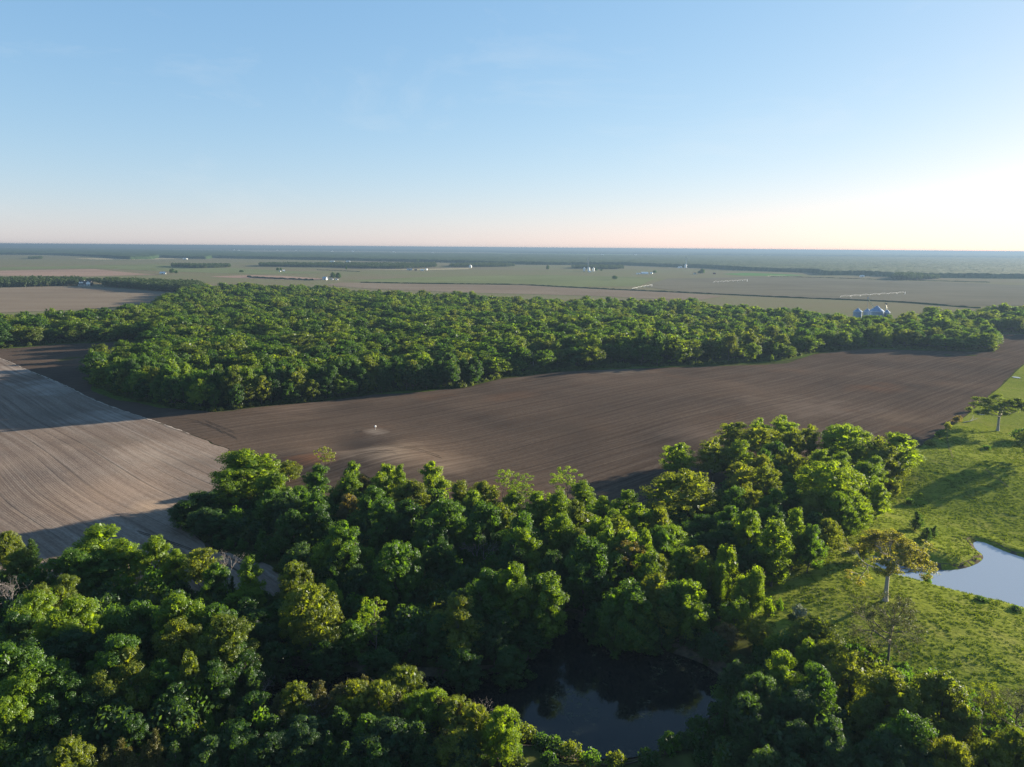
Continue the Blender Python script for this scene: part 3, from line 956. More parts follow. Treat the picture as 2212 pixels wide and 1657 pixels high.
# trees read off the photograph: crop position of the top, crown width in crop pixels, height m, shape, tone
CROPS = {'D': (.2685, 378, 945), 'E': (.2685, 918, 999), 'F': (.2685, 1404, 891), 'G': (.3418, 0, 1117), 'H': (.3418, 702, 1117), 'I': (.3418, 1456, 1117), 'J': (1.0, 0, 0)}
DATA = {
 'D': [(560,100,430,20,'L',2),(430,250,260,16,'L',2),(780,265,230,16,'L',2),(170,430,300,12,'L',1),(360,600,250,9,'L',1),(80,520,260,9,'R',1),
       (1190,65,160,15,'S',3),(910,195,200,8,'R',3),(1130,225,230,14,'L',0),(1420,190,150,13,'L',2),(1400,290,200,14,'L',2),(1520,290,150,12,'R',5),
       (1700,210,130,14,'L',2),(1640,270,180,15,'L',2),(1810,215,100,14,'C',2),(2080,195,210,16,'L',2),(1900,330,250,15,'L',3),(760,420,220,15,'L',0),(900,450,220,15,'R',4),
       (1000,390,180,15,'L',0),(1130,440,230,15,'L',0),(930,580,220,16,'L',1),(1150,560,220,16,'L',1),(1560,390,250,17,'L',0),(1700,480,300,18,'L',0),(1850,500,230,17,'L',1),
       (2160,490,250,17,'L',0),(1380,675,330,20,'L',0),(1280,780,200,17,'L',2),(1780,865,400,18,'R',0),(210,895,300,13,'Y',3),(310,1010,220,12,'L',0),(600,955,190,16,'C',2),
       (560,1190,250,10,'L',2),(960,1015,220,14,'R',3),(1230,1150,200,13,'L',2),(1080,1290,450,18,'R',3),(1600,1280,230,16,'S',2),(20,1270,250,16,'L',2),(300,1350,220,15,'L',0),
       (400,1440,360,17,'L',3),(560,1300,260,10,'L',1),(1390,470,200,12,'R',5),(460,1110,70,8,'K',4),(1420,1470,200,10,'L',0),(760,1250,150,8,'K',4),
       (1000,850,250,13,'L',4),(1450,1030,240,12,'R',4),(1250,960,200,13,'L',1),(250,560,240,10,'L',4),(1640,1100,220,11,'L',1)],
 'E': [(630,35,170,15,'S',2),(800,80,180,13,'S',2),(1150,35,250,17,'S',2),(1270,140,220,14,'L',2),(290,140,230,15,'L',3),(480,150,200,14,'L',3),(390,215,150,14,'L',2),(760,165,220,14,'S',2),
       (700,225,150,13,'L',2),(920,225,180,15,'L',2),(1080,215,220,17,'L',2),(1230,290,230,17,'L',3),(1430,265,180,15,'L',2),(1620,220,200,16,'L',2),(1700,325,180,16,'L',2),(1530,370,140,14,'L',2),
       (1890,350,160,16,'W',3),(160,300,250,19,'L',0),(470,320,260,19,'L',0),(610,330,180,17,'L',3),(790,390,300,20,'L',0),(800,525,150,18,'L',2),(1100,400,130,18,'L',2),(1250,520,110,16,'L',3),
       (1370,440,150,17,'L',2),(1470,440,110,17,'C',2),(1560,450,120,15,'R',3),(1480,550,200,17,'L',2),(1630,540,200,17,'L',2),(1780,535,130,18,'C',2),(1980,500,260,16,'L',2),(1930,545,200,16,'L',0),
       (1640,600,230,17,'S',5),(1300,620,160,20,'L',0),(1530,720,120,14,'L',0),(1880,765,280,14,'R',3),(1800,700,150,16,'L',2),(700,630,200,16,'L',1),(130,620,260,15,'L',1),(30,460,250,17,'L',1),
       (1050,725,200,14,'R',4),(720,805,370,18,'L',2),(470,860,160,17,'L',0),(880,890,130,15,'L',0),(980,930,250,18,'L',2),(250,1095,380,15,'L',3),(300,830,200,12,'R',4),(1630,955,250,19,'L',0),
       (1690,1085,200,15,'L',2),(1860,990,230,17,'L',3),(1990,985,130,15,'L',0),(2130,1070,230,15,'L',2),(1380,900,200,14,'L',1),(950,1230,150,9,'L',0),(850,1310,220,8,'L',1),(600,1180,240,12,'L',1),
       (420,1330,240,11,'L',1),(130,1280,260,12,'L',1),(1370,1150,210,11,'L',1),(1520,1200,220,12,'L',0),(1800,1250,200,11,'L',0),(320,1010,200,11,'L',4),(1160,820,150,13,'L',1),(560,1330,200,9,'R',4),(1900,1330,220,8,'R',1)],
 'F': [(270,450,560,19,'Y',3),(230,250,260,16,'Y',2),(530,210,330,17,'Y',3),(720,220,260,16,'L',2),(690,80,280,16,'Y',3),(900,50,220,17,'Y',2),(1090,30,260,17,'Y',2),(900,120,330,17,'Y',3),
       (1280,95,200,16,'Y',3),(1140,120,200,16,'Y',3),(1590,110,390,18,'R',2),(1470,95,120,15,'R',0),(1830,190,150,15,'Y',3),(2010,165,330,18,'L',2),(1900,265,300,17,'L',3),(1020,230,220,16,'L',0),
       (1150,285,230,16,'Y',3),(940,290,180,16,'L',0),(1400,290,200,17,'L',2),(1540,310,200,16,'L',2),(1720,385,250,16,'L',2),(1810,345,200,16,'L',2),(740,410,240,16,'Y',3),(900,340,200,16,'R',3),
       (940,430,230,16,'Y',3),(1470,415,520,20,'R',2),(700,610,220,15,'R',0),(810,570,170,15,'Y',3),(980,610,240,16,'L',0),(1140,560,200,15,'L',0),(1290,620,200,15,'L',3),(1000,740,150,14,'L',0),
       (640,750,250,15,'L',0),(800,780,170,17,'L',2),(1020,850,240,19,'C',2),(1180,770,170,18,'C',2),(1300,900,130,14,'L',0),(1440,870,220,11,'R',3),(1600,800,220,9,'W',2),(1740,985,180,8,'W',3),
       (90,750,160,15,'C',3),(200,900,180,15,'L',2),(80,920,220,15,'R',0),(370,1080,130,15,'Y',3),(270,1090,120,15,'L',2),(420,1170,130,14,'W',2),(620,1050,200,17,'W',2),(580,1190,120,14,'W',2),
       (860,1220,170,15,'W',2),(780,1300,250,12,'W',2),(450,960,180,12,'L',1),(600,880,250,14,'L',1),(400,820,250,13,'L',1),(800,1050,150,13,'L',1),(700,1480,250,10,'W',2),(1650,620,300,15,'R',2),(1850,560,160,13,'L',2),
       (1350,800,200,12,'L',1),(1560,640,260,16,'R',2),(1200,900,160,12,'L',2)],
 'G': [(610,60,350,16,'L',2),(960,110,160,15,'L',2),(800,130,200,14,'L',2),(1100,200,150,12,'L',2),(430,200,250,14,'L',0),(620,215,250,12,'L',0),(110,200,200,12,'R',3),(40,100,140,12,'R',3),(190,130,150,9,'K',4),
       (380,370,200,14,'L',3),(250,420,180,14,'L',3),(200,460,200,16,'L',2),(450,490,250,17,'L',2),(330,600,200,15,'L',2),(700,560,190,15,'L',0),(870,530,160,16,'L',0),(1110,490,220,17,'L',2),(1330,560,200,14,'L',0),
       (1130,635,250,16,'L',3),(1390,635,320,17,'L',3),(700,760,150,18,'L',0),(780,850,220,16,'L',3),(640,960,110,14,'L',3),(1190,850,130,15,'C',3),(1000,900,150,13,'L',0),(20,800,140,18,'L',0),(160,960,190,17,'L',2),
       (270,910,150,17,'L',0),(380,985,180,15,'L',0),(30,1120,150,15,'L',2),(440,1410,220,12,'R',3),(860,1060,130,10,'K',3),(980,1340,180,10,'K',3),(760,1400,200,9,'K',3),(660,1440,180,9,'K',3),
       (1460,1190,180,9,'K',3),(1320,1220,150,9,'K',0),(1620,1170,200,9,'K',3),(1780,1215,180,9,'K',3),(1990,1030,150,10,'K',3),(2120,1060,150,8,'K',3),(660,1170,130,9,'L',2),(60,600,250,14,'L',1),(450,730,380,13,'L',1),
       (1500,800,250,13,'L',1),(880,700,220,12,'L',1),(1350,900,240,12,'L',1),(200,760,260,13,'L',1),(560,1120,240,12,'L',1),(1120,1050,220,11,'L',1),(300,1180,260,12,'L',1),(1580,950,160,10,'K',4),(820,1240,220,10,'L',1),
       (100,1280,240,11,'L',1),(1180,1300,150,9,'K',4),(1330,1390,220,9,'L',4),(1540,1400,200,9,'K',4),(1700,1370,220,9,'L',4),(520,1300,200,9,'L',1),(1900,1300,240,9,'L',4),(1100,1420,180,8,'K',4),(2080,1350,200,9,'K',4),(260,1450,220,8,'L',4)],
 'H': [(490,960,280,11,'R',3),(250,990,200,11,'K',3),(680,1080,200,10,'R',2),(850,1175,180,9,'K',3),(1110,1195,250,12,'R',2),(950,1205,200,10,'R',3),(260,1240,150,10,'C',0),(80,1190,200,10,'K',4),
       (420,1280,220,9,'L',4),(600,1300,220,9,'K',4),(760,1330,220,9,'K',3),(560,1130,160,9,'R',3),(130,1420,220,8,'K',4),(880,1400,200,8,'R',4),(350,1440,200,8,'L',1),(680,1450,220,7,'K',4)],
 'J': [(600,1500,70,9,'K',3),(640,1478,80,10,'R',3),(690,1470,90,10,'K',3),(735,1478,90,10,'K',3),(775,1466,90,11,'R',3),(820,1480,90,10,'R',3),(860,1495,90,10,'K',3),(905,1500,90,9,'R',2),(945,1505,90,9,'K',3),(985,1512,80,9,'R',3),(590,1545,90,9,'K',4),(660,1540,100,9,'L',4),(740,1540,100,9,'K',4),(820,1550,100,9,'L',4),(900,1560,100,9,'K',4),(980,1575,100,9,'R',3),(540,1500,80,10,'L',1),(520,1560,90,9,'L',1),
       (600,1300,70,9,'L',1),(560,1340,80,11,'L',1),(640,1345,80,10,'L',1),(585,1390,80,11,'L',1),(700,1380,80,11,'L',1),(1000,1400,90,11,'L',1),(820,1400,80,10,'L',1),(1100,1395,80,10,'L',1)],
 'I': [(700,850,190,13,'L',2),(550,970,180,13,'R',4),(920,655,330,10,'R',3),(870,780,150,10,'R',2),(1000,800,250,10,'R',3),(1120,865,300,12,'Y',3),(910,940,230,14,'L',0),(1370,965,330,16,'L',3),(1700,975,330,16,'L',3),
       (1990,1025,190,16,'S',3),(1000,1260,250,14,'L',4),(1480,1235,250,15,'L',0),(1340,1370,300,13,'L',4),(1760,1375,300,13,'R',3),(2170,1350,150,12,'R',3),(600,1480,180,10,'R',4),(790,1490,150,10,'L',4),(1090,1510,130,10,'L',4),
       (470,1135,250,12,'R',4),(380,900,150,8,'L',4),(650,745,150,7,'R',2),(520,650,180,7,'R',3),(1250,1120,260,12,'L',3),(1600,1200,240,12,'L',3),(1850,1200,220,12,'L',3),(760,1080,220,12,'L',4),(620,1180,220,10,'K',4),
       (330,1130,160,8,'K',4),(480,1330,240,9,'K',4),(760,1300,240,10,'L',4),(1560,1420,240,11,'L',4),(2000,1430,240,11,'R',3),(1200,1460,240,9,'L',1),(250,760,180,7,'R',4),(330,660,150,7,'R',5)],
}


def place_of(u, v, x, y):
    if u < 640 and v > 1130: return 'in the wood below the stubble field'
    if v > 1400 and u < 1130: return 'on the near bank of the dark pond'
    if u > 1590 and v > 1270: return 'at the lower corner of the pasture'
    if u > 1400 and v < 1215: return 'in the copse between field and pasture'
    if u > 1180 and v >= 1215: return 'between the dark pond and the pasture'
    return 'in the wood between field and pond'


SPECIAL = {('D', 560, 100): 'tall bright tree of many stems beside the stubble field corner', ('D', 1780, 865): 'dense green tree with round dome rising over the dark pond wood',
           ('D', 1080, 1290): 'large olive gold tree with domed crown above the dark pond inlet', ('D', 600, 955): 'slim bright tree standing against the curved tip of the field',
           ('D', 960, 1015): 'olive gold round tree at the end of the field tip', ('D', 1600, 1280): 'slender umbrella-topped tree with bare trunk in the dark wood',
           ('D', 1380, 675): 'tall twin-topped green tree rising from the dark wood', ('F', 1470, 415): 'very large rounded bright green dome at the pasture edge of the copse',
           ('F', 270, 450): 'wide golden layered tree at the field corner of the copse', ('F', 1020, 850): 'tall narrow bright tree on the pasture edge', ('E', 980, 930): 'bright tree leaning over the inlet of the dark pond',
           ('E', 2130, 1070): 'vivid yellow-green tree above the dark pond head', ('E', 1640, 600): 'grey brown half-leafed tree with bare trunks', ('E', 1150, 35): 'airy flat-topped tree standing against the plowed field',
           ('G', 1390, 635): 'broad tufted olive gold tree in the middle of the lower wood', ('G', 450, 490): 'broad bright tree of two billows in the lower wood', ('G', 610, 60): 'broad bright tree standing before the shaded stubble field',
           ('D', 1190, 65): 'pale thin tree at the reddish hollow of the plowed field', ('H', 1110, 1195): 'bright rounded tree on the tip of the near pond bank', ('I', 1990, 1025): 'tall thin olive tree in the lower pasture corner'}
for key, rows in DATA.items():
    fct, ox, oy = CROPS[key]
    for (uc, vc, wc, hh, shp, tn) in rows:
        u, v = uc * fct + ox, vc * fct + oy
        p, tt = ground(u, v, hh)
        W = max(3.0, wc * fct * tt / F22 * 1.08)
        if shp in 'LC': W *= 1.22
        if shp == 'L': W = max(W, .70 * hh)
        if shp in 'RY': W = max(W, .62 * hh)
        put_tree(shp, tn, p[0], p[1], hh, W, place_of(u, v, p[0], p[1]), SPECIAL.get((key, uc, vc)), var=1 if (key, uc) == ('D', 560) else None)
# ---- single trees and shrubs of the pasture
def oak(name, px, H, seed, leaf, bark, label, n_leaf, rad, size, cat='tree', rz=0.0, thin=1.0, wide=1.0, girth=1.0):
    tips, mb = proto_oak(seed, girth=girth)
    rng = np.random.RandomState(seed + 5)
    tips = tips[rng.rand(len(tips)) < thin]
    q, tn = leaf_cloud(rng, tips, rng.uniform(rad * .7, rad * 1.25, len(tips)), n_leaf, size, np.array((0, 0, 9.0)), squash=.5)
    p, t_ = ground(*px)
    top = max(tips[:, 2].max(), 1)
    o = empty(name, (p[0], p[1], p[2] - .05), rz, (H / top * wide, H / top * wide, H / top))
    tag(o, label, cat)
    obj('trunk', mb.mesh('trunk', bark, True), o)
    obj('crown', crown_mesh('crown', q, tn, leaf), o)
    TREES.append((p[0], p[1], 4))
    return o


LEAF_OAK = leaf_mat('oak_leaf', [(.120, .130, .028), (.165, .172, .038), (.21, .21, .05)], hue_var=0.0, trans_tint=(1.7, 1.55, .5))
LEAF_PAST = leaf_mat('pasture_leaf', [(.06, .10, .02), (.085, .13, .024), (.115, .16, .03)], hue_var=0.0)
LEAF_HALF = leaf_mat('half_leaf', [(.045, .056, .022), (.066, .076, .030), (.092, .100, .042)], hue_var=0.0, trans=.4, trans_tint=(1.2, 1.2, .6))
oak('lone_oak', (1912, 1298), 17.2, 71, LEAF_OAK, BARK_PALE, 'lone spreading tree with clear pale trunk and thin golden leaves on the pasture', 20, .52, .27, rz=.6, wide=1.4, girth=.68)
oak('half_leafed_tree', (1917, 1442), 16.5, 73, LEAF_HALF, BARK, 'greyish half-leafed tree with many bare limbs at the foot of the pasture slope', 9, .55, .24, rz=2.0, wide=1.05, girth=.5)
oak('half_leafed_tree', (2180, 1640), 14.5, 74, LEAF_HALF, BARK, 'thin greyish half-leafed tree in the lowest corner of the pasture', 8, .55, .24, rz=4.0, girth=.45)
oak('pasture_tree', (2155, 931), 18, 75, LEAF_PAST, BARK_PALE, 'spreading green tree with pale forked trunk beside the field fence line', 26, .7, .32, rz=1.0, wide=1.6, girth=.7)
oak('pasture_tree', (2240, 1000), 16, 76, LEAF_PAST, BARK_PALE, 'spreading green tree at the upper end of the pasture hollow', 26, .7, .32, rz=3.0, wide=1.3, girth=.8)


def bare(px, H, seed, label, spread=.5, up=0.0, depth=5, group=None):
    tips, mb = proto_bare(seed, 12.0, depth, spread)
    top = tips[:, 2].max()
    p, t_ = ground(px[0], px[1], H)
    o = empty('bare_tree', (p[0], p[1], p[2] - .05), seed, (H / top,) * 3)
    tag(o, label, 'bare tree', group)
    obj('trunk_and_branches', mb.mesh('trunk_and_branches', BARK_GREY, True), o)
    return o


bare((485, 1186), 12.5, 81, 'leafless grey tree beside the curved field tip')
bare((1033, 1147), 13, 82, 'leafless pale tree standing in the shaded wood')
bare((671, 1486), 9, 83, 'grey leafless bushy tree on the near pond bank', .6)
bare((1038, 1507), 9, 84, 'leafless twiggy tree behind the bright round tree of the pond bank', .55)
bare((576, 762), 17, 85, 'leafless grey tree inside the big forest near the field')
bare((648, 778), 16, 86, 'leafless pale tree with tall stems near the forest edge')
bare((20, 1250), 12, 87, 'leafless grey tree in the wood below the stubble field')
bare((556, 1466), 7, 88, 'leafless bush leaning over the dark pond inlet', .6)


# shrubs
def shrub_mesh(seed, leaves=26, n=34, size=.3, mat=LEAF_SHRUB, tall=1.0):
    rng = np.random.RandomState(seed)
    d = unit(rng.randn(n, 3)); d[:, 2] = np.abs(d[:, 2])
    cen = d * rng.uniform(.5, 1.0, (n, 1)) * np.array((1.25, 1.25, 1.25 * tall)) + np.array((0, 0, .35))
    cen += np.array((rng.randn() * .2, rng.randn() * .2, 0))
    q, tn = leaf_cloud(rng, cen, rng.uniform(.32, .6, n), leaves, size, np.array((0, 0, .5)), jitter=.8)
    mb = MB()
    for k in range(7):
        e = cen[rng.randint(n)]
        mb.tube(curve((rng.randn() * .1, rng.randn() * .1, -.15), e, rng, .1, 2), [.06, .045, .015], 4)
    return q, tn, mb


SHRUBS = [shrub_mesh(91), shrub_mesh(92, tall=1.3), shrub_mesh(93, tall=.8)]
_sm = {}


def shrub(px, H, W, tone, label, group=None, v=0, name='shrub', cat='shrub'):
    key = (v, tone)
    if key not in _sm:
        q, tn, mb = SHRUBS[v]
        mat = tone if not isinstance(tone, int) else LEAF[tone]
        _sm[key] = (crown_mesh('foliage', q, tn, mat), mb.mesh('stem', BARK, True))
    p, t_ = ground(*px)
    o = empty(name, (p[0], p[1], p[2] - .03), random.random() * 6.28, (W / 3.2, W / 3.2, H / 2.0))
    tag(o, label, cat, group)
    obj('foliage', _sm[key][0], o); obj('stem', _sm[key][1], o)
    return o


WHITE_LEAF = leaf_mat('blossom_leaf', [(.06, .10, .03), (.22, .25, .16), (.55, .56, .48)], trans=.25, trans_tint=(1, 1, .8))
shrub((1660, 1333), 4.5, 3.6, 2, 'slim yellow-green shrub standing in shade on the pasture', v=1)
shrub((1680, 1322), 3.2, 2.2, 0, 'small green sapling beside the slim yellow-green shrub', v=1)
shrub((1723, 1331), 3.4, 4.6, WHITE_LEAF, 'pale blossoming shrub in the shaded dip of the pasture', v=0)
shrub((1710, 1338), 2.0, 2.6, 4, 'low dark shrub at the foot of the blossoming shrub', v=2)
shrub((1999, 1258), 4.0, 2.6, 0, 'small round sapling on the shore of the pasture pond', v=1)
shrub((1842, 1197), 2.8, 3.6, WHITE_LEAF, 'grey-white blossoming shrub by the copse above the lone tree', v=2)
shrub((2121, 1298), 1.4, 3.4, 1, 'flat dark thistle clump on the pond crest', v=2)
shrub((2195, 1318), 1.4, 3.4, 4, 'flat bluish clump on the pond crest', v=2)
shrub((1932, 1070), 5.0, 4.2, 3, 'golden sapling on the shaded pasture edge of the copse', v=1)
shrub((1964, 1088), 3.0, 3.6, 4, 'round bluish shrub in the shaded pasture', v=2)
shrub((1988, 1072), 1.4, 1.8, 2, 'tiny bright bush in the shaded pasture', v=0)
shrub((2131, 970), 2.4, 4.0, 1, 'low dark bush beside the spreading tree by the fence', v=2)
shrub((2070, 912), 4.0, 6.0, 5, 'brownish brush heap on the field fence line', v=0)
shrub((2035, 945), 4.0, 6.0, 0, 'green brush on the field fence line near the copse', v=0)
shrub((2048, 928), 3.6, 5.0, 3, 'olive brush on the field fence line', v=1)
shrub((2010, 962), 3.4, 4.6, 3, 'olive brush where the fence line meets the copse', v=2)
shrub((2095, 890), 3.4, 5.0, 3, 'olive brush at the upper fence line', v=0)
shrub((2210, 955), 7.0, 11.0, 1, 'large dark bush under the pale forked tree', v=0)
shrub((1666, 781), 5.0, 4.0, 2, 'young bright bush on the grassy forest edge', v=1)
# cedars on the pasture mound
for px, hh, ww, lab in (((1976, 1146), 6.5, 6.4, 'largest dark cedar bush on the pasture mound'), ((2000, 1170), 4.6, 5.4, 'dark cedar bush in front of the mound cedars'), ((2018, 1162), 4.2, 3.6, 'small dark cedar bush behind the mound cedars')):
    p, t_ = ground(*px)
    cm, wm = tree_meshes('K', 1, 4)
    o = empty('cedar_bush', (p[0], p[1], p[2] - .05), random.random() * 6, (ww / 5.5, ww / 5.5, hh / 10.0)); tag(o, lab, 'cedar')
    crown('K', 1, 4, o); obj('trunk', wm, o)
# brush along the pond banks and foreground
bank = [(1130, 1600, 3.5), (1165, 1612, 3), (1200, 1625, 3.5), (1240, 1640, 3.5), (1285, 1650, 3), (1330, 1655, 3), (1395, 1650, 3.2), (1440, 1630, 3.4), (1480, 1612, 3.6), (1515, 1585, 3.6), (1545, 1548, 4), (1565, 1515, 4), (1580, 1480, 4.5),
        (1520, 1625, 3.5), (1560, 1585, 3.5), (1600, 1545, 4), (1180, 1650, 2.6), (1545, 1640, 3.0), (1600, 1620, 4), (1640, 1580, 4.5), (1620, 1500, 5), (1660, 1660, 4)]
for k, (u, v, hh) in enumerate(bank):
    tn = (3, 1, 4, 3, 0)[k % 5] if u < 1400 else (4, 1, 4, 0)[k % 4]
    shrub((u, v), hh, hh * 1.5, tn, f'{TONE_W[tn]} bushy shrub on the front bank of the dark pond', f'{TONE_W[tn]} shrubs on the front bank of the dark pond', v=k % 3)

# ---------------------------------------------------------------- scattered masses (stuff)
def proto_obj(name, me_list):
    """one joined library mesh (crown + trunk)"""
    vs, fs, tone, mi, mats = [], [], [], [], []
    n = 0
    for me in me_list:
        co = np.zeros(len(me.vertices) * 3, np.float32); me.vertices.foreach_get('co', co)
        vs.append(co.reshape(-1, 3))
        at = me.attributes.get('tone')
        for p in me.polygons: fs.append([n + i for i in p.vertices])
        if at:
            b = np.zeros(len(me.polygons), np.float32); at.data.foreach_get('value', b); tone.append(b)
        else: tone.append(np.full(len(me.polygons), .5, np.float32))
        mi += [len(mats)] * len(me.polygons); mats.append(me.materials[0])
        n += len(me.vertices)
    out = mesh_of(name, np.concatenate(vs), fs, mats)
    out.polygons.foreach_set('material_index', np.array(mi, np.int32))
    a = out.attributes.new('tone', 'FLOAT', 'FACE'); a.data.foreach_set('value', np.concatenate(tone))
    return out


def scatter(name, pts, protos, rot, scl, idx, label, cat=None):
    """one object: library meshes instanced on the points"""
    me = bpy.data.meshes.new(name)
    pts = np.asarray(pts, np.float32)
    me.vertices.add(len(pts)); me.vertices.foreach_set('co', pts.ravel())
    for nm, ty, arr in (('rot', 'FLOAT_VECTOR', rot), ('scl', 'FLOAT_VECTOR', scl)):
        a = me.attributes.new(nm, ty, 'POINT'); a.data.foreach_set('vector', np.asarray(arr, np.float32).ravel())
    a = me.attributes.new('pick', 'INT', 'POINT'); a.data.foreach_set('value', np.asarray(idx, np.int32))
    o = obj(name, me)
    c = bpy.data.collections.new(name + '_library')
    for k, p in enumerate(protos):
        c.objects.link(bpy.data.objects.new(f'{name}_{k:02d}', p))
    g = bpy.data.node_groups.new(name, 'GeometryNodeTree')
    g.interface.new_socket('Geometry', in_out='INPUT', socket_type='NodeSocketGeometry')
    g.interface.new_socket('Geometry', in_out='OUTPUT', socket_type='NodeSocketGeometry')
    N = g.nodes; L = g.links
    gi = N.new('NodeGroupInput'); go = N.new('NodeGroupOutput')
    ci = N.new('GeometryNodeCollectionInfo'); ci.inputs['Collection'].default_value = c
    ci.inputs['Separate Children'].default_value = True; ci.inputs['Reset Children'].default_value = True
    ip = N.new('GeometryNodeInstanceOnPoints'); ip.inputs['Pick Instance'].default_value = True
    def attr(nm, ty):
        n = N.new('GeometryNodeInputNamedAttribute'); n.data_type = ty; n.inputs['Name'].default_value = nm
        return n.outputs['Attribute']
    L.new(gi.outputs[0], ip.inputs['Points']); L.new(ci.outputs[0], ip.inputs['Instance'])
    L.new(attr('pick', 'INT'), ip.inputs['Instance Index'])
    L.new(attr('rot', 'FLOAT_VECTOR'), ip.inputs['Rotation'])
    L.new(attr('scl', 'FLOAT_VECTOR'), ip.inputs['Scale'])
    L.new(ip.outputs[0], go.inputs[0])
    md = o.modifiers.new('scatter', 'NODES'); md.node_group = g
    return tag(o, label, cat, kind='stuff')


def jitter_points(poly, step, rng, jit=.75):
    x0, y0 = poly.min(0); x1, y1 = poly.max(0)
    GX, GY = np.meshgrid(np.arange(x0, x1, step), np.arange(y0, y1, step))
    GX = GX + (np.arange(GX.shape[0])[:, None] % 2) * step * .5
    GX = GX.ravel() + rng.uniform(-.5, .5, GX.size) * step * jit; GY = GY.ravel() + rng.uniform(-.5, .5, GY.size) * step * jit
    k = inside(poly, GX, GY)
    return GX[k], GY[k]


def far_from(x, y, pts, r_):
    if not len(pts): return np.ones(len(x), bool)
    ok = np.ones(len(x), bool)
    for px, py, rr in pts:
        ok &= np.hypot(x - px, y - py) > r_ + rr * 0
    return ok


RNG = np.random.RandomState(99)
# the big forest
forest_px = [(-420, 757), (0, 752), (60, 748), (150, 742), (265, 738), (335, 736), (345, 748), (280, 770), (212, 797), (200, 830), (300, 862), (390, 884), (465, 891), (560, 878), (700, 863), (830, 846), (1000, 836),
             (1062, 822), (1080, 815), (1200, 802), (1400, 792), (1560, 785), (1690, 776), (1760, 760), (1870, 750), (2000, 755), (2145, 758), (2148, 740), (2135, 720), (2211, 722), (2700, 735)]
forest_back = [(2700, 662), (2400, 660), (2250, 662), (2130, 664), (2000, 676), (1960, 684), (1900, 690), (1850, 685), (1760, 678), (1650, 665), (1500, 655), (1400, 650), (1200, 645), (1000, 638), (740, 627), (640, 622), (560, 619), (420, 615),
               (395, 622), (340, 648), (300, 664), (200, 672), (100, 680), (0, 684), (-420, 690)]
FOREST = np.concatenate([plan(forest_px), plan(forest_back, 14.0)])
PENIN = chaikin(plan([(200, 832), (300, 864), (390, 886), (465, 893), (560, 880), (700, 865), (830, 848), (1000, 838), (1064, 824)]), 1, False)

# individually built trees on the forest front (nearest edge of the big forest)
EDGE = []
def along(poly, step):
    seg = np.hypot(*(poly[1:] - poly[:-1]).T); cum = np.concatenate([[0], np.cumsum(seg)])
    s = np.arange(step * .5, cum[-1], step)
    return np.stack([np.interp(s, cum, poly[:, 0]), np.interp(s, cum, poly[:, 1])], 1)
n_before = len(TREES)
for row, (step, depth, hlo, hhi) in enumerate(((7.5, 3.5, 12, 18), (9.0, 9.5, 17, 22), (10.0, 17.0, 18, 23))):
    for k, p in enumerate(along(PENIN, step)):
        c = np.array(plan([(560, 800)])[0])
        d = unit((c - p)[None])[0]
        q = p + d * depth + RNG.randn(2) * 1.4
        if not inside(FOREST, q[:1], q[1:])[0] and row: continue
        shp = RNG.choice(['L', 'R', 'Y', 'C', 'L'], p=[.4, .2, .2, .1, .1])
        tn = int(RNG.choice([0, 1, 2, 3, 4], p=[.3, .3, .12, .2, .08]))
        hh = RNG.uniform(hlo, hhi); W = {'C': 6.5}.get(shp, RNG.uniform(9.5, 13))
        put_tree(str(shp), tn, q[0], q[1], hh, W, 'on the front edge of the big forest')
EDGE = TREES[n_before:]

fp = []
RJ = dict(radial=1.0, jitter=.26)
for k, g in enumerate([proto_lobed(101, W=15, nm=8, sub=13, leaves=36, size=.54, **RJ), proto_round(102, n=160, leaves=36, size=.50, rough=.26, **RJ), proto_round(103, n=160, leaves=36, size=.50, rough=.34, **RJ), proto_lobed(104, W=15, nm=9, sub=13, leaves=36, size=.54, **RJ),
                       proto_round(105, n=140, leaves=36, size=.52, layered=True, rough=.3, **RJ), proto_column(106, W=8, n=80, leaves=24, size=.6)]):
    fp.append(proto_obj(f'forest_proto_{k}', [crown_mesh('c', g[0], g[1], LEAF_FOREST), g[2].mesh('w', BARK, True)]))
bt, bmb = proto_bare(107, 14.0, 4, .45)
fp.append(bmb.mesh('forest_proto_6', BARK_GREY, True))
x, y = jitter_points(FOREST, 14.0, RNG)
d = np.hypot(x, y)
keep = far_from(x, y, EDGE, 6.0)
x, y = x[keep], y[keep]
n = len(x)
canopy = vnoise(x, y, 90) * .6 + vnoise(x + 500, y, 35) * .4
hh = 15.0 + 11.0 * canopy + RNG.randn(n) * 2.4 + (ww - 17) * .30
ww = np.exp(RNG.normal(2.86, .24, n)) * (.8 + .4 * vnoise(x, y + 900, 30))
ww = np.clip(ww, 9, 29)
pick = RNG.choice(7, n, p=[.2, .23, .2, .16, .15, .04, .02])
sc_ = np.stack([ww / 14, ww / 14, hh / 16.5], 1)
rt = np.stack([RNG.randn(n) * .05, RNG.randn(n) * .05, RNG.rand(n) * 6.28], 1)
scatter('forest', np.stack([x, y, hgt(x, y) - .05], 1), fp, rt, sc_, pick, 'broad green spring forest filling the plain behind the plowed field', 'forest')
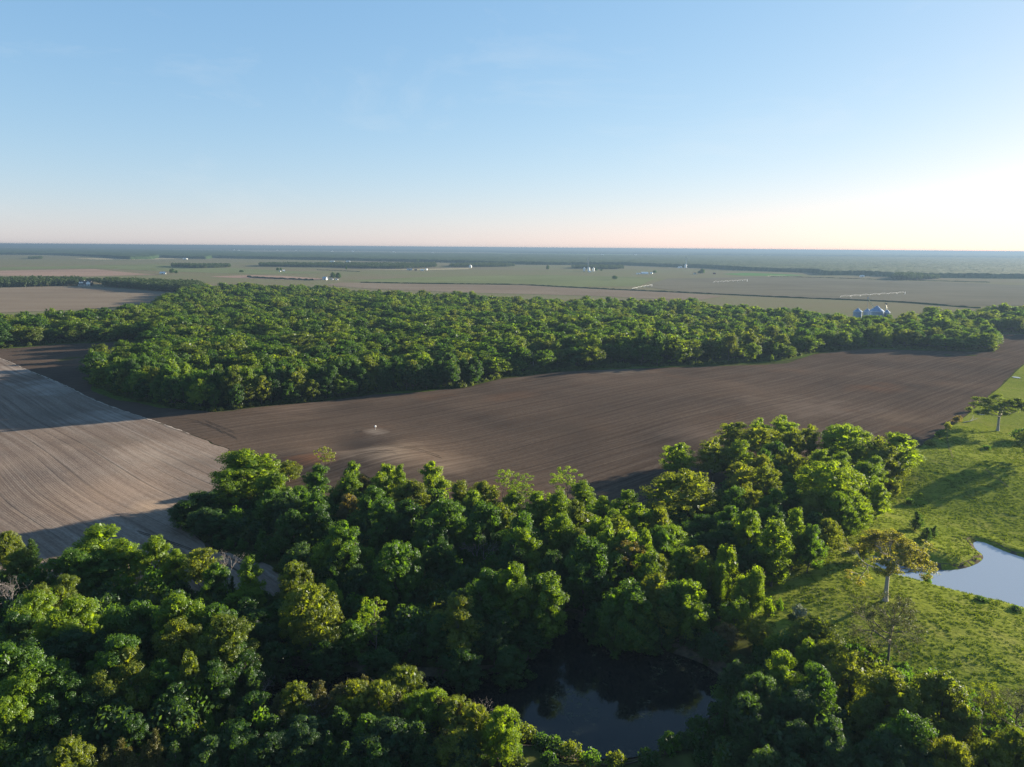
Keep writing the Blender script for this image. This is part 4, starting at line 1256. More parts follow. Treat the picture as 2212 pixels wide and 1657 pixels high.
# brush along the forest front
bp_ = [proto_obj(f'brush_{k}', [crown_mesh('c', g[0], g[1], LEAF_SHRUB)]) for k, g in enumerate([shrub_mesh(111, leaves=16, size=.5), shrub_mesh(112, leaves=16, size=.5, tall=1.3)])]
front = plan(forest_px[:31])
e = along(front, 3.2)
e = e[(np.abs(e[:, 0]) < 900)]
e = e + RNG.randn(len(e), 2) * .8
n = len(e)
s = RNG.uniform(.7, 2.0, n)
scatter('edge_brush', np.stack([e[:, 0], e[:, 1], hgt(e[:, 0], e[:, 1])], 1), bp_, np.stack([np.zeros(n), np.zeros(n), RNG.rand(n) * 6.28], 1), np.stack([s * 1.1, s * 1.1, s], 1), RNG.randint(0, 2, n), 'low green brush along the foot of the big forest', 'brush')

VERGE = plain('verge_grass', (.060, .085, .016), .95, var=.35, scale=.4, spec=0.0)
vp = along(chaikin(front, 1, False), 5.0)
vp = vp[np.abs(vp[:, 0]) < 800]
vd = unit(np.gradient(vp, axis=0)); vn = np.stack([vd[:, 1], -vd[:, 0]], 1)
wv = 1.0 + 6.0 * smooth(.45, .8, vnoise(vp[:, 0], vp[:, 1], 45)) + RNG.rand(len(vp))
VV = np.concatenate([vp - vn * 3.0, vp + vn * wv[:, None]])
nv = len(vp)
vf = np.stack([np.arange(nv - 1), np.arange(nv - 1) + nv, np.arange(1, nv) + nv, np.arange(1, nv)], 1)
tag(obj('grass_verge', mesh_of('grass_verge', np.column_stack([VV, hgt(VV[:, 0], VV[:, 1]) + .17]), vf, [VERGE], True)), kind='structure')
# undergrowth between the trees of the near woods
near_px = {'a': [(362, 1112), (440, 1178), (520, 1200), (590, 1220), (640, 1270), (560, 1330), (545, 1440), (700, 1450), (880, 1462), (1060, 1462), (1150, 1425), (1195, 1375), (1212, 1335), (1250, 1338), (1330, 1388), (1450, 1408), (1535, 1440),
                  (1600, 1400), (1610, 1330), (1650, 1270), (1720, 1220), (1830, 1150), (1900, 1090), (1960, 1010), (1900, 985), (1700, 1010), (1500, 1080), (1420, 1110), (1250, 1120), (1000, 1090), (750, 1080), (560, 1060), (460, 1075)],
           'b': [(-300, 1240), (0, 1250), (200, 1265), (400, 1275), (560, 1295), (620, 1290), (640, 1320), (560, 1420), (545, 1470), (560, 1520), (600, 1560), (800, 1570), (1000, 1580), (1120, 1605), (1150, 1700), (1100, 1760), (-400, 1760)],
           'c': [(1590, 1420), (1580, 1480), (1550, 1540), (1500, 1610), (1480, 1760), (2350, 1760), (2250, 1600), (2100, 1520), (1950, 1460), (1850, 1410), (1750, 1390), (1660, 1385)]}
up_ = [proto_obj(f'under_{k}', [crown_mesh('c', g[0], g[1], m_), g[2].mesh('w', BARK)]) for k, (g, m_) in enumerate([(shrub_mesh(121, leaves=40, size=.26), LEAF[1]), (shrub_mesh(122, leaves=40, size=.26, tall=1.4), LEAF[4]), (shrub_mesh(123, leaves=40, size=.26), LEAF_SHRUB), (shrub_mesh(124, leaves=40, size=.26, tall=1.6), LEAF[0])])]
xs, ys = [], []
for poly in near_px.values():
    a, b = jitter_points(plan(poly), 4.0, RNG)
    xs.append(a); ys.append(b)
x = np.concatenate(xs); y = np.concatenate(ys)
k = (dist_poly(POND, x, y) > 2.0)
x, y = x[k], y[k]
n = len(x)
s = RNG.uniform(1.5, 3.4, n)
s *= .45 + .55 * smooth(0, 12, np.minimum.reduce([np.abs(dist_poly(plan(q), x, y)) for q in near_px.values()]))
scatter('undergrowth', np.stack([x, y, hgt(x, y) - .1], 1), up_, np.stack([np.zeros(n), np.zeros(n), RNG.rand(n) * 6.28], 1), np.stack([s, s, s * RNG.uniform(.9, 1.5, n)], 1), RNG.choice(4, n, p=[.4, .25, .2, .15]), 'dense dark undergrowth between the trees of the near woods', 'undergrowth')

# pasture tussocks
def tuft(seed, n=26):
    rng = np.random.RandomState(seed)
    a = rng.rand(n) * 6.28; r_ = np.sqrt(rng.rand(n)) * .55
    base = np.stack([r_ * np.cos(a), r_ * np.sin(a), np.zeros(n) - .03], 1)
    lean = np.stack([np.cos(a) * .22, np.sin(a) * .22, rng.uniform(.18, .42, n)], 1) + rng.randn(n, 3) * .05
    sd = unit(np.cross(lean, rng.randn(n, 3))) * rng.uniform(.06, .12, (n, 1))
    q = np.stack([base - sd, base + sd, base + lean + sd * .35, base + lean - sd * .35], 1)
    return crown_mesh('tuft', q, rng.rand(n), GRASS)


GRASS = leaf_mat('grass_blade', [(.066, .098, .011), (.092, .126, .014), (.118, .146, .018)], trans=.40, hue_var=.3, trans_tint=(1.3, 1.3, .5))
x, y = jitter_points(PASTF, 1.15, RNG, 1.0)
dd = np.hypot(x, y)
k = (dd < 420) & (dist_poly(UPOND, x, y) > 1.0) & (vnoise(x, y, 2.6) > .30)
# only where the camera can see the slope
rel = np.stack([x, y, np.zeros(len(x)) - CAM_H], 1)
uu = (rel @ aR) / (rel @ aF) * F22 + 1106; vv_ = 828.5 - (rel @ aU) / (rel @ aF) * F22
k &= (uu < 2400) & (vv_ < 1750)
x, y = x[k], y[k]; n = len(x)
s = RNG.uniform(.4, .95, n) * (.5 + .8 * vnoise(x, y, 5))
scatter('grass_tussocks', np.stack([x, y, hgt(x, y) + .07], 1), [tuft(k_) for k_ in (1, 2, 3, 4)], np.stack([np.zeros(n), np.zeros(n), RNG.rand(n) * 6.28], 1), np.stack([s, s, s], 1), RNG.randint(0, 4, n), 'short green tussocky grass covering the pasture', 'grass')

# rim of weeds on the pond edge
# ---------------------------------------------------------------- the far plain
def field_mat(name, a, b, ang=0.0, s=.02):
    t = NT(name)
    pos = t.pos()
    rot = t.mapping(pos, (1, 1, 0), (0, 0, -ang))
    n1 = t.noise(t.mapping(rot, (s * .12, s, 0)), 1.0, 4, .6)
    n2 = t.noise(t.mapping(pos, (.004, .004, 0)), 1.0, 3)
    c = t.mix(t.ramp(n1, [(.3, 0), (.7, 1)]), a, b)
    c = t.mix(t.math('MULTIPLY', t.ramp(n2, [(.4, 0), (.65, 1)]), .4), c, [x * .72 for x in a])
    t.principled(c, .95, spec=.0)
    return t.m


F_PINK = field_mat('far_pink_soil', (0.226, 0.159, 0.122), (0.287, 0.201, 0.159), .1)
F_TAN = field_mat('far_tan_soil', (0.159, 0.124, 0.093), (0.195, 0.159, 0.120), .1)
F_GREEN = field_mat('far_green_crop', (0.122, 0.139, 0.066), (0.146, 0.161, 0.078), .15)
F_GREY = field_mat('far_grey_soil', (0.120, 0.110, 0.081), (0.144, 0.129, 0.095), .3, .03)
F_BRIGHT = field_mat('far_bright_crop', (.085, .165, .055), (.100, .180, .060), .15)
F_STRAW = field_mat('far_straw', (0.317, 0.275, 0.171), (0.366, 0.317, 0.207), .1)
far_fields = [
    ('far_field', F_PINK, [(-260, 590), (0, 585), (205, 581.5), (301, 591), (345, 593.5), (171, 597.8), (60, 596), (-260, 594)]),
    ('far_field', F_PINK, [(453, 597.5), (539, 594.6), (607, 596), (712, 603), (659, 606), (556, 602), (470, 599)]),
    ('far_field', F_TAN, [(-420, 622), (0, 622), (120, 619), (190, 619.5), (330, 629), (425, 634), (400, 645), (330, 655), (200, 668), (0, 676), (-420, 680)]),
    ('far_field', F_GREEN, [(740, 607), (900, 599), (1180, 594), (1420, 600), (1380, 618), (1240, 620), (1133, 613), (1053, 612.5), (846, 610)]),
    ('far_field', F_GREEN, [(-300, 580), (0, 578), (330, 571), (560, 582), (700, 590), (560, 592), (400, 588), (200, 579.5), (0, 582.5), (-300, 586)]),
    ('far_field', F_TAN, [(735, 610.5), (846, 613), (1053, 615.5), (1133, 616.5), (1249, 623.5), (1458, 632.5), (1560, 640), (1500, 650), (1300, 640), (1000, 632), (800, 624), (700, 616)]),
    ('far_field', F_GREY, [(1440, 602), (1650, 598), (2100, 612), (2500, 630), (2500, 660), (2090, 661), (1962, 652), (1866, 647.5), (1695, 641), (1470, 630), (1390, 619)]),
    ('far_field', F_BRIGHT, [(1560, 592), (1610, 589.5), (1700, 592.5), (1740, 595), (1690, 596.5), (1600, 595.5)]),
    ('far_field', F_STRAW, [(160, 558.5), (440, 558.2), (300, 561), (200, 560.5)]),
    ('far_field', F_STRAW, [(780, 580.5), (860, 582), (1020, 579.5), (1010, 581.5), (900, 583.5), (800, 582)]),
    ('far_field', F_STRAW, [(1660, 595.8), (1700, 596.3), (1690, 597.2), (1655, 597)]),
    ('far_field', F_BRIGHT, [(1050, 547), (1250, 549), (1420, 551), (1300, 553), (1120, 550.5)]),
    ('far_field', F_STRAW, [(360, 543), (560, 545), (560, 546.5), (380, 544.5)]),
]
for k, (nm, m_, px) in enumerate(far_fields):
    sheet(nm, plan(px), m_, .25 + .02 * k, 4000.0, follow=False, inner=False)

# far water
t = NT('far_water'); t.principled((.12, .14, .16), .08, t.bump(t.noise(t.pos(), .05, 2), .02, .2), spec=.9); FARW = t.m
for px in ([(505, 552.6), (590, 553), (592, 554.4), (507, 554.2)], [(650, 556.3), (700, 555.2), (800, 557), (795, 558.6), (670, 557.6)], [(52, 541.2), (110, 542.3), (130, 544), (95, 544), (60, 543)], [(1820, 560.5), (1852, 560.6), (1848, 562.6), (1822, 562.2)], [(1862, 560.6), (1908, 561), (1900, 563), (1866, 562.6)],
           [(836, 561.3), (880, 562), (878, 563.4), (838, 562.8)]):
    sheet('lake', plan(px), FARW, 1.2, 3000.0, follow=False, inner=False)

# far woods: canopy with crowns as bumps, cell size grows with distance
def canopy(name, poly, label, cell, hlo=11, hhi=19, seed=0):
    rng = np.random.RandomState(seed)
    x0, y0 = poly.min(0) - cell; x1, y1 = poly.max(0) + cell
    # rows of cells scaled with depth
    ys_ = [y0]
    while ys_[-1] < y1: ys_.append(ys_[-1] + max(cell, ys_[-1] * .0022))
    ys_ = np.array(ys_)
    vs, fs = [], []
    prev = None
    cx = max(cell, np.median(ys_) * .0017)
    xs_ = np.arange(x0, x1 + cx, cx)
    X, Y = np.meshgrid(xs_, ys_)
    X = X + rng.uniform(-.35, .35, X.shape) * cx; Y = Y + rng.uniform(-.3, .3, Y.shape) * cell
    ins = inside(poly, X.ravel(), Y.ravel()).reshape(X.shape)
    wob = vnoise(X.ravel(), Y.ravel(), 160).reshape(X.shape)
    Z = np.where(ins, hlo + (hhi - hlo) * (rng.rand(*X.shape) * .55 + wob * .45), -1.0)
    gap = vnoise(X.ravel() + 77, Y.ravel(), 260).reshape(X.shape)
    ny_, nx_ = X.shape
    idg = np.arange(nx_ * ny_).reshape(ny_, nx_)
    cellin = ins[:-1, :-1] | ins[1:, :-1] | ins[:-1, 1:] | ins[1:, 1:]
    f = np.stack([idg[:-1, :-1], idg[:-1, 1:], idg[1:, 1:], idg[1:, :-1]], -1)[cellin]
    used = np.unique(f); remap = np.zeros(nx_ * ny_, int); remap[used] = np.arange(len(used))
    V = np.stack([X.ravel(), Y.ravel(), Z.ravel()], 1)[used]
    f = remap[f]
    fs = np.concatenate([f[:, [0, 1, 2]], f[:, [0, 2, 3]]])
    me = mesh_of(name, V, fs, [CANOPY], True)
    a = me.attributes.new('tone', 'FLOAT', 'FACE'); a.data.foreach_set('value', rng.rand(len(fs)).astype(np.float32))
    return tag(obj(name, me), label, 'woods', kind='stuff')


t = NT('canopy'); at = t.node('ShaderNodeAttribute', attribute_name='tone')
ff = t.math('ADD', t.math('MULTIPLY', at.outputs['Fac'], .3), t.math('MULTIPLY', t.noise(t.mapping(t.pos(), (.004, .004, 0)), 1.0, 4), .7))
t.principled(t.ramp(ff, [(.2, (.014, .030, .010)), (.5, (.026, .048, .015)), (.8, (.046, .072, .021))]), .95, spec=.05)
CANOPY = t.m
foot = [(-420, 548), (0, 550.2), (116, 551), (217, 555), (280, 560.5), (326, 560), (345, 555.5), (400, 558.5), (446, 559.6), (458, 557), (556, 559.6), (675, 561.5), (771, 563), (829, 564.7), (965, 567), (1053, 570), (1161, 572), (1349, 573), (1451, 577), (1539, 580), (1596, 584),
        (1700, 587.5), (1758, 589.5), (1779, 594.6), (1863, 594.6), (1921, 598), (2037, 600), (2212, 602), (2600, 608)]
back = [(2600, 562), (2212, 559), (1900, 557.2), (1539, 553.8), (1420, 553.5), (1300, 554), (1161, 551.5), (965, 549.5), (829, 548), (675, 546), (560, 547.5), (503, 543.5), (351, 541), (250, 539), (0, 537), (-420, 534)]
# water openings stay free of trees
MB_ = np.concatenate([plan(foot), plan(back)])
def lake_cut(poly_list, x, y): return x
canopy('far_woods', MB_, 'hazy blue-green woods across the middle of the far plain', 9.0, seed=1)
hz_foot = [(-420, 531), (0, 533.5), (351, 538), (675, 541), (1053, 545), (1161, 547.5), (1539, 551), (1900, 554.5), (2600, 559.5)]
hz0 = 828.5 - F22 * math.tan(PITCH)
hz_back = [(u_, hz0 + ROLL * (u_ - 1106) + 3.4) for u_ in (2600, 1539, 1106, 675, 0, -420)]
canopy('horizon_woods', np.concatenate([plan(hz_foot), plan(hz_back)]), 'pale blue woods along the horizon', 30.0, 12, 24, seed=2)

# wood strips and tree rows on the plain: instanced crowns
lp = []
for k, g in enumerate([proto_round(131, n=60, leaves=9, size=1.5), proto_lobed(132, nm=7, sub=7, leaves=9, size=1.5), proto_round(133, n=60, leaves=9, size=1.5, rough=.28)]):
    lp.append(proto_obj(f'row_proto_{k}', [crown_mesh('c', g[0], g[1], LEAF_FAR), g[2].mesh('w', BARK)]))


def wood_strip(name, px, step, hlo, hhi, label, zb=0.0):
    poly = plan(px, zb)
    x, y = jitter_points(poly, step, RNG)
    n = len(x)
    hh = RNG.uniform(hlo, hhi, n); ww = RNG.uniform(.75, 1.1, n) * hh
    scatter(name, np.stack([x, y, np.zeros(n)], 1), lp, np.stack([np.zeros(n), np.zeros(n), RNG.rand(n) * 6.28], 1), np.stack([ww / 15, ww / 15, hh / 16], 1), RNG.randint(0, 3, n), label, 'woods')


wood_strip('wood_strip', [(372, 577), (430, 580), (498, 578), (498, 575.5), (430, 576.5), (372, 575)], 11, 11, 17, 'short dark tree strip on the green plain behind the white barn')
wood_strip('wood_strip', [(559, 576), (729, 578), (800, 580.5), (860, 581), (942, 578), (940, 572), (860, 573), (729, 572.5), (562, 573)], 13, 11, 17, 'long dark wood strip across the green plain')
wood_strip('wood_strip', [(972, 577.5), (1071, 577), (1112, 576), (1105, 573), (1050, 571.5), (975, 573.5)], 13, 10, 15, 'wood strip behind the small white shed on the plain')
wood_strip('wood_strip', [(1235, 580), (1300, 582), (1347, 581.5), (1345, 577.5), (1290, 576.5), (1236, 578)], 12, 9, 15, 'wood strip behind the white grain elevator')
wood_strip('wood_strip', [(1928, 604.5), (1960, 605.5), (1990, 604.5), (1990, 599), (1955, 598), (1930, 600)], 10, 15, 19, 'dark rounded clump of trees standing in the hazy plain')
wood_strip('wood_strip', [(1990, 603.5), (2010, 604), (2028, 603), (2026, 600), (1992, 600)], 10, 10, 14, 'lower clump of trees next to the dark rounded clump')
wood_strip('wood_strip', [(62, 560), (92, 559.8), (92, 557.5), (62, 558)], 16, 10, 15, 'tiny tree row on the far left plain')
wood_strip('tree_row', [(-420, 622), (0, 621), (60, 620), (130, 618), (178, 617), (180, 612), (120, 611), (0, 612), (-420, 612)], 8.5, 12, 18, 'tall tree row behind the white gabled house')
wood_strip('tree_row', [(176, 612.5), (206, 612.5), (218, 615), (222, 612), (176, 610)], 9, 10, 14, 'trees close behind the white gabled house')
wood_strip('tree_row', [(225, 619), (300, 625), (330, 629), (430, 634), (440, 622), (330, 617), (226, 613)], 8.5, 13, 18, 'tree row joining the white gabled house and the big forest')


# ditch bank
def hedge(name, px, w, h, label, step=14):
    pl = chaikin(plan(px), 2, False)
    pts = along(pl, step)
    rng = np.random.RandomState(len(px))
    d = np.gradient(pts, axis=0); d = unit(d); nrm = np.stack([-d[:, 1], d[:, 0]], 1)
    off = np.array([(-1, 0), (-.6, .8), (.1, 1.0), (.7, .7), (1, 0)])
    V = []
    for i, p in enumerate(pts):
        hh = h * rng.uniform(.55, 1.25)
        for a, b in off: V.append((*(p + nrm[i] * a * w * rng.uniform(.7, 1.2)), b * hh - .05))
    f = []
    for i in range(len(pts) - 1):
        for j in range(4): f.append((i * 5 + j, i * 5 + j + 1, (i + 1) * 5 + j + 1, (i + 1) * 5 + j))
    return tag(obj(name, mesh_of(name, V, f, [CANOPY])), label, 'hedge', kind='stuff')


hedge('ditch_hedge', [(735, 609.5), (846, 612), (1053, 614.5), (1133, 615.5), (1249, 622), (1458, 631.5), (1695, 643), (1866, 649.4), (1962, 654), (2078, 663.7), (2150, 668)], 1.8, 2.2, 'dark overgrown ditch line crossing the plain behind the forest', 8)
hedge('ditch_hedge', [(520, 597), (560, 601), (640, 604), (700, 607)], 3.5, 4.0, 'dark hedge along the pinkish field', 9)
hedge('ditch_hedge', [(1600, 596), (1760, 599.5), (1900, 604), (2040, 607.5), (2212, 612)], 2.0, 1.8, 'faint ditch line on the hazy right plain', 12)
hedge('ditch_hedge', [(640, 581), (760, 586), (790, 588)], 2.0, 1.6, 'thin ditch line across the green plain', 12)

# ---------------------------------------------------------------- farm buildings
WHITE = plain('white_siding', (.78, .78, .76), .55, var=.05, scale=.3)
GREYROOF = plain('grey_metal_roof', (.42, .45, .48), .45, metal=.3, var=.08, scale=.3)
DARKROOF = plain('dark_shingle_roof', (.055, .052, .055), .8, var=.2, scale=1)
STEEL = plain('galvanised_steel', (.20, .27, .38), .4, metal=.35, var=.08, scale=.4)
REDWALL = plain('red_barn_wall', (.22, .06, .045), .8, var=.15, scale=.6)
DARKGLASS = plain('dark_opening', (.03, .035, .04), .3, var=.1)
YELLOWST = plain('painted_yellow_steel', (.62, .55, .32), .5, var=.1)
PIPE = plain('galvanised_pipe', (.5, .5, .48), .6, var=.05)
CONCRETE = plain('concrete', (.42, .40, .37), .9, var=.1)


def gable(px, w, d, h, rh, rz, wall, roof, label, name='barn', doors=1, windows=0, cat='barn', group=None, sc=.62):
    w, d, h, rh = w * sc, d * sc, h * (.35 + .65 * sc), rh * sc
    p, t_ = ground(*px)
    o = empty(name, (p[0], p[1], 0.3), rz)
    tag(o, label, cat, group)
    x, y = w / 2, d / 2
    MB().poly([(-x, -y, -.5), (x, -y, -.5), (x, y, -.5), (-x, y, -.5), (-x, -y, h), (x, -y, h), (x, y, h), (-x, y, h), (-x, 0, h + rh), (x, 0, h + rh)],
              [(0, 1, 5, 4), (2, 3, 7, 6), (1, 2, 6, 9, 5), (3, 0, 4, 8, 7)]).build('wall', wall, o)
    e = .5
    sl = rh / y
    mb = MB()
    for s in (-1, 1):
        mb.poly([(-x - e, s * (y + e), h - sl * e + .05), (x + e, s * (y + e), h - sl * e + .05), (x + e, 0, h + rh + .05), (-x - e, 0, h + rh + .05),
                 (-x - e, s * (y + e), h - sl * e + .3), (x + e, s * (y + e), h - sl * e + .3), (x + e, 0, h + rh + .3), (-x - e, 0, h + rh + .3)],
                [(0, 1, 2, 3), (4, 5, 6, 7), (0, 1, 5, 4), (1, 2, 6, 5), (3, 0, 4, 7)])
    mb.build('roof', roof, o)
    for k in range(doors):
        cx = (k - (doors - 1) / 2) * w / (doors + .5)
        MB().box(cx - w * .10, cx + w * .10, -y - .08, -y + .1, 0, h * .8).build('door', DARKGLASS, o)
    for k in range(windows):
        cx = (k - (windows - 1) / 2) * w / windows
        MB().box(cx - .6, cx + .6, -y - .07, -y + .1, h * .45, h * .75).build('window', DARKGLASS, o)
    return o


def bin_(px, r_, h, rh, label, mat=None, name='grain_bin', group=None, z0=0.0, ladder=True):
    mat = mat or STEEL
    p, t_ = ground(*px)
    o = empty(name, (p[0], p[1], .25 + z0), 0); tag(o, label, 'grain bin', group)
    prof = [(r_, -.5)]
    k = int(h / 1.1)
    for i in range(k + 1):
        z = h * i / k
        prof += [(r_, z), (r_ + .06, min(h, z + .15))]
    prof.append((r_ + .02, h))
    MB().lathe(prof, 36).build('wall', mat, o, False)
    MB().lathe([(r_ + .35, h - .08), (r_ + .35, h + .05), (r_ * .16, h + rh), (r_ * .16, h + rh + .5), (r_ * .10, h + rh + .7)], 36).build('roof', mat, o)
    MB().lathe([(r_ + .10, h - .35), (r_ + .42, h - .3), (r_ + .42, h - .02)], 36).build('eave_ring', WHITE, o)
    if ladder:
        MB().box(r_ * .70, r_ * .70 + .5, -r_ * .75 - .25, -r_ * .75, 0, h).build('ladder', YELLOWST, o)
    return o


def mpp(px): return ground(*px)[1] / F22
# steel bins behind the forest
s = mpp((1888, 690))
bin_((1891.6, 693), 8.6, 12.0, 6.2, 'largest steel grain bin with ridged conical roof behind the forest')
bin_((1851, 692), 5.2, 11.0, 3.8, 'small steel bin with pale eave standing apart from the largest bin')
bin_((1872, 689), 4.6, 9.5, 3.4, 'steel bin half hidden behind the largest bin')
bin_((1914, 693), 3.6, 10.5, 3.2, 'smallest steel bin standing beside the tall elevator leg')
pb, _ = ground(1891.6, 693)
o = empty('grain_auger', (pb[0], pb[1], .25)); tag(o, 'slanting pale auger spout rising over the largest steel bin', 'auger')
MB().tube([(-4.0, 0, 16.2), (-10.5, 4, 27.5)], .42, 8).build('spout', YELLOWST, o)
MB().tube([(-10.4, 4, 27.3), (-11.0, 4.2, 29.0)], .7, 8).build('head', STEEL, o)
MB().tube([(-10.5, 4, -.5), (-10.5, 4, 27.5)], .12, 4).build('mast', STEEL, o)
pb, _ = ground(1912, 693)
o = empty('grain_elevator', (pb[0], pb[1], .25)); tag(o, 'upright elevator leg with dark head box beside the steel bins', 'elevator')
MB().tube([(0, 2, -.5), (0, 2, 20.5)], .3, 4).build('leg_casing', CONCRETE, o)
MB().box(-1.1, 1.1, 1.0, 3.0, 20.5, 22.0).build('head', DARKROOF, o)
MB().tube([(.2, 2, 19.5), (1.2, .3, 13.6)], .25, 6).build('spout', YELLOWST, o)

# white gabled house by the tree row
p, _ = ground(188, 617)
o = gable((186, 617.4), 24, 12, 5.5, 5.0, .08, DARKROOF, DARKROOF, 'large house with dark roof and white gables beside the tree row', 'farmhouse', 2, 5, 'house', sc=1.0)
MB().poly([(4, -7.2, 3.2), (12, -7.2, 3.2), (12, -7.2, 6.8), (8, -7.2, 9.8), (4, -7.2, 6.8), (4, 0, 3.2), (12, 0, 3.2), (12, 0, 6.8), (8, 0, 9.8), (4, 0, 6.8)], [(0, 1, 2, 3, 4), (0, 4, 9, 5), (1, 6, 7, 2)]).build('gable', WHITE, o)
for cx in (-9, -4.5): MB().poly([(cx - 2, -7.0, 5.4), (cx + 2, -7.0, 5.4), (cx + 2, -7, 7.2), (cx, -7, 9.0), (cx - 2, -7, 7.2), (cx - 2, -1, 5.4), (cx + 2, -1, 5.4), (cx + 2, -1, 7.2), (cx, -1, 9.0), (cx - 2, -1, 7.2)], [(0, 1, 2, 3, 4), (0, 4, 9, 5), (1, 6, 7, 2)]).build('gable', WHITE, o)
MB().box(-12, 12, -9, -6.1, -.4, .4).box(-12, 12, -9, -6.1, 3.0, 3.3).build('porch', WHITE, o)
for cx in (-11.8, -6, 0, 6, 11.6): MB().box(cx, cx + .3, -8.9, -8.6, .4, 3.0).build('porch_post', WHITE, o)
MB().box(-3, -2, -1, 0, 9, 12.2).build('chimney', CONCRETE, o)

gable((352, 592), 26, 14, 5, 4, .05, WHITE, WHITE, 'white metal shed beside two round trees on the plain')
gable((703, 604.5), 20, 15, 6, 5, -.4, WHITE, GREYROOF, 'white barn of the farm at the green field edge')
gable((718, 605), 6, 5, 3, 2, 0, WHITE, GREYROOF, 'small white shed in front of the farm trees')
gable((713, 602.5), 9, 8, 6, 3, .3, WHITE, DARKROOF, 'white farmhouse between barn and round trees', 'farmhouse', 1, 3, 'house')
gable((727, 604.8), 13, 6, 2.6, 1.2, .05, WHITE, GREYROOF, 'low white shed under the round farm trees')
gable((613, 586.5), 12, 9, 4, 3, .4, WHITE, WHITE, 'tiny white farm shed with trees on the green plain')
gable((605, 587), 8, 8, 3, 2, .1, WHITE, GREYROOF, 'smaller pale shed next to the tiny white farm shed')
gable((718, 566.5), 40, 18, 6, 4, .1, WHITE, WHITE, 'long white shed in front of the far woods')
gable((752, 566.3), 36, 16, 6, 4, .1, WHITE, WHITE, 'second long white shed on the edge of the far woods')
gable((885, 583.8), 34, 16, 4, 3.5, .1, CONCRETE, GREYROOF, 'low grey shed at the end of the long wood strip')
gable((898, 584.5), 13, 9, 4, 3, .3, REDWALL, DARKROOF, 'dark brick house at the end of the long wood strip', 'farmhouse', 1, 2, 'house')
gable((912, 585), 20, 11, 4.5, 3, .2, WHITE, WHITE, 'white shed at the end of the long wood strip')
gable((921, 583.6), 12, 9, 5, 3, -.5, WHITE, WHITE, 'white barn right by the trees of the strip')
bin_((1016, 578.2), 6.0, 8, 4, 'small white bin standing in front of the wood strip', WHITE, ladder=False)
gable((400, 560.3), 40, 20, 6, 4, .1, WHITE, WHITE, 'pale shed in the gap of the far woods')
# white grain elevator
bin_((1262, 586), 4.2, 12, 2.5, 'left white bin of the grain elevator on the plain', WHITE, ladder=False)
bin_((1272, 586.6), 4.2, 13, 2.5, 'middle white bin of the grain elevator below its tower', WHITE, ladder=False)
bin_((1282, 586.2), 4.0, 12, 2.5, 'right white bin of the grain elevator on the plain', WHITE, ladder=False)
pb, _ = ground(1270, 586)
o = empty('elevator_tower', (pb[0], pb[1], .3)); tag(o, 'tall slim tower of the white grain elevator', 'elevator')
MB().box(-1.6, 1.6, -1.6, 1.6, -.5, 42).build('leg_casing', CONCRETE, o); MB().box(-2, 2, -2, 2, 44, 48).build('head', GREYROOF, o)
gable((1274, 588), 16, 10, 4, 2, 0, WHITE, WHITE, 'low white shed in front of the grain elevator')
# white dome shed farm
p, _ = ground(1392, 592)
o = empty('dome_shed', (p[0], p[1], .3), .1); tag(o, 'white round-roofed shed on the plain', 'shed')
prof = [(math.cos(a) * 8, math.sin(a) * 7) for a in np.linspace(0, math.pi, 13)]
V = [(-12, y, z) for y, z in prof] + [(12, y, z) for y, z in prof]
MB().poly(V, [(i, i + 1, 14 + i, 13 + i) for i in range(12)]).build('roof', WHITE, o)
MB().poly(V, [tuple(range(13)), tuple(range(25, 12, -1))]).build('end_wall', GREYROOF, o)
gable((1379, 592.3), 22, 10, 3, 2, .1, WHITE, WHITE, 'low white shed left beside the round-roofed shed')
gable((1407, 592), 14, 9, 5, 3, -.4, WHITE, WHITE, 'white house near the round-roofed shed', 'farmhouse', 1, 2, 'house')
gable((1469, 579), 30, 16, 5, 4, .3, WHITE, WHITE, 'white barn near the far right silo')
bin_((1481, 579), 5, 14, 4, 'white silo of the farm at the right woods edge', WHITE, ladder=False)
pb, _ = ground(1482, 579)
o = empty('elevator_tower', (pb[0], pb[1], .3)); tag(o, 'slim tower over the silo at the right woods edge', 'elevator')
MB().box(-1, 1, -1, 1, -.5, 44).build('leg_casing', WHITE, o); MB().box(-1.8, 1.8, -1.8, 1.8, 44, 47).build('head', GREYROOF, o)
gable((1501, 592.8), 12, 9, 5, 3, .2, WHITE, DARKROOF, 'white house left of the round trees on the right plain', 'farmhouse', 1, 2, 'house')
gable((1543, 592.5), 14, 9, 4, 3, .2, REDWALL, DARKROOF, 'dark roofed house right of the round trees', 'farmhouse', 1, 2, 'house')
gable((1862, 598.8), 22, 12, 5, 3, .1, WHITE, WHITE, 'white shed at the end of a pale track before the hazy woods')
# specks of farms far off
specks = [(450, 538.5), (487, 537), (505, 541), (516, 541.5), (573, 540.5), (600, 541), (640, 542), (717, 543.5), (762, 543.5), (851, 545), (866, 548), (935, 547.5), (1020, 549), (1040, 549), (1301, 551), (1338, 549), (1373, 551.5), (1645, 553), (1660, 553.5)]
for u, v in specks:
    gable((u, v), 60, 30, 8, 5, .1, WHITE, WHITE, 'tiny white farm building on the pale far fields', group='tiny white farm buildings on the far fields')


# round farm trees
def farm_tree(px, H, W, label, tone=1, shp='R'):
    cm, wm = tree_meshes(shp, 0, tone)
    p, t_ = ground(*px); H0, W0 = DIM[shp]
    o = empty('farm_tree', (p[0], p[1], 0.1), random.random() * 6, (W / W0, W / W0, H / H0)); tag(o, label, 'tree')
    crown(shp, 0, tone, o); obj('trunk', wm, o)


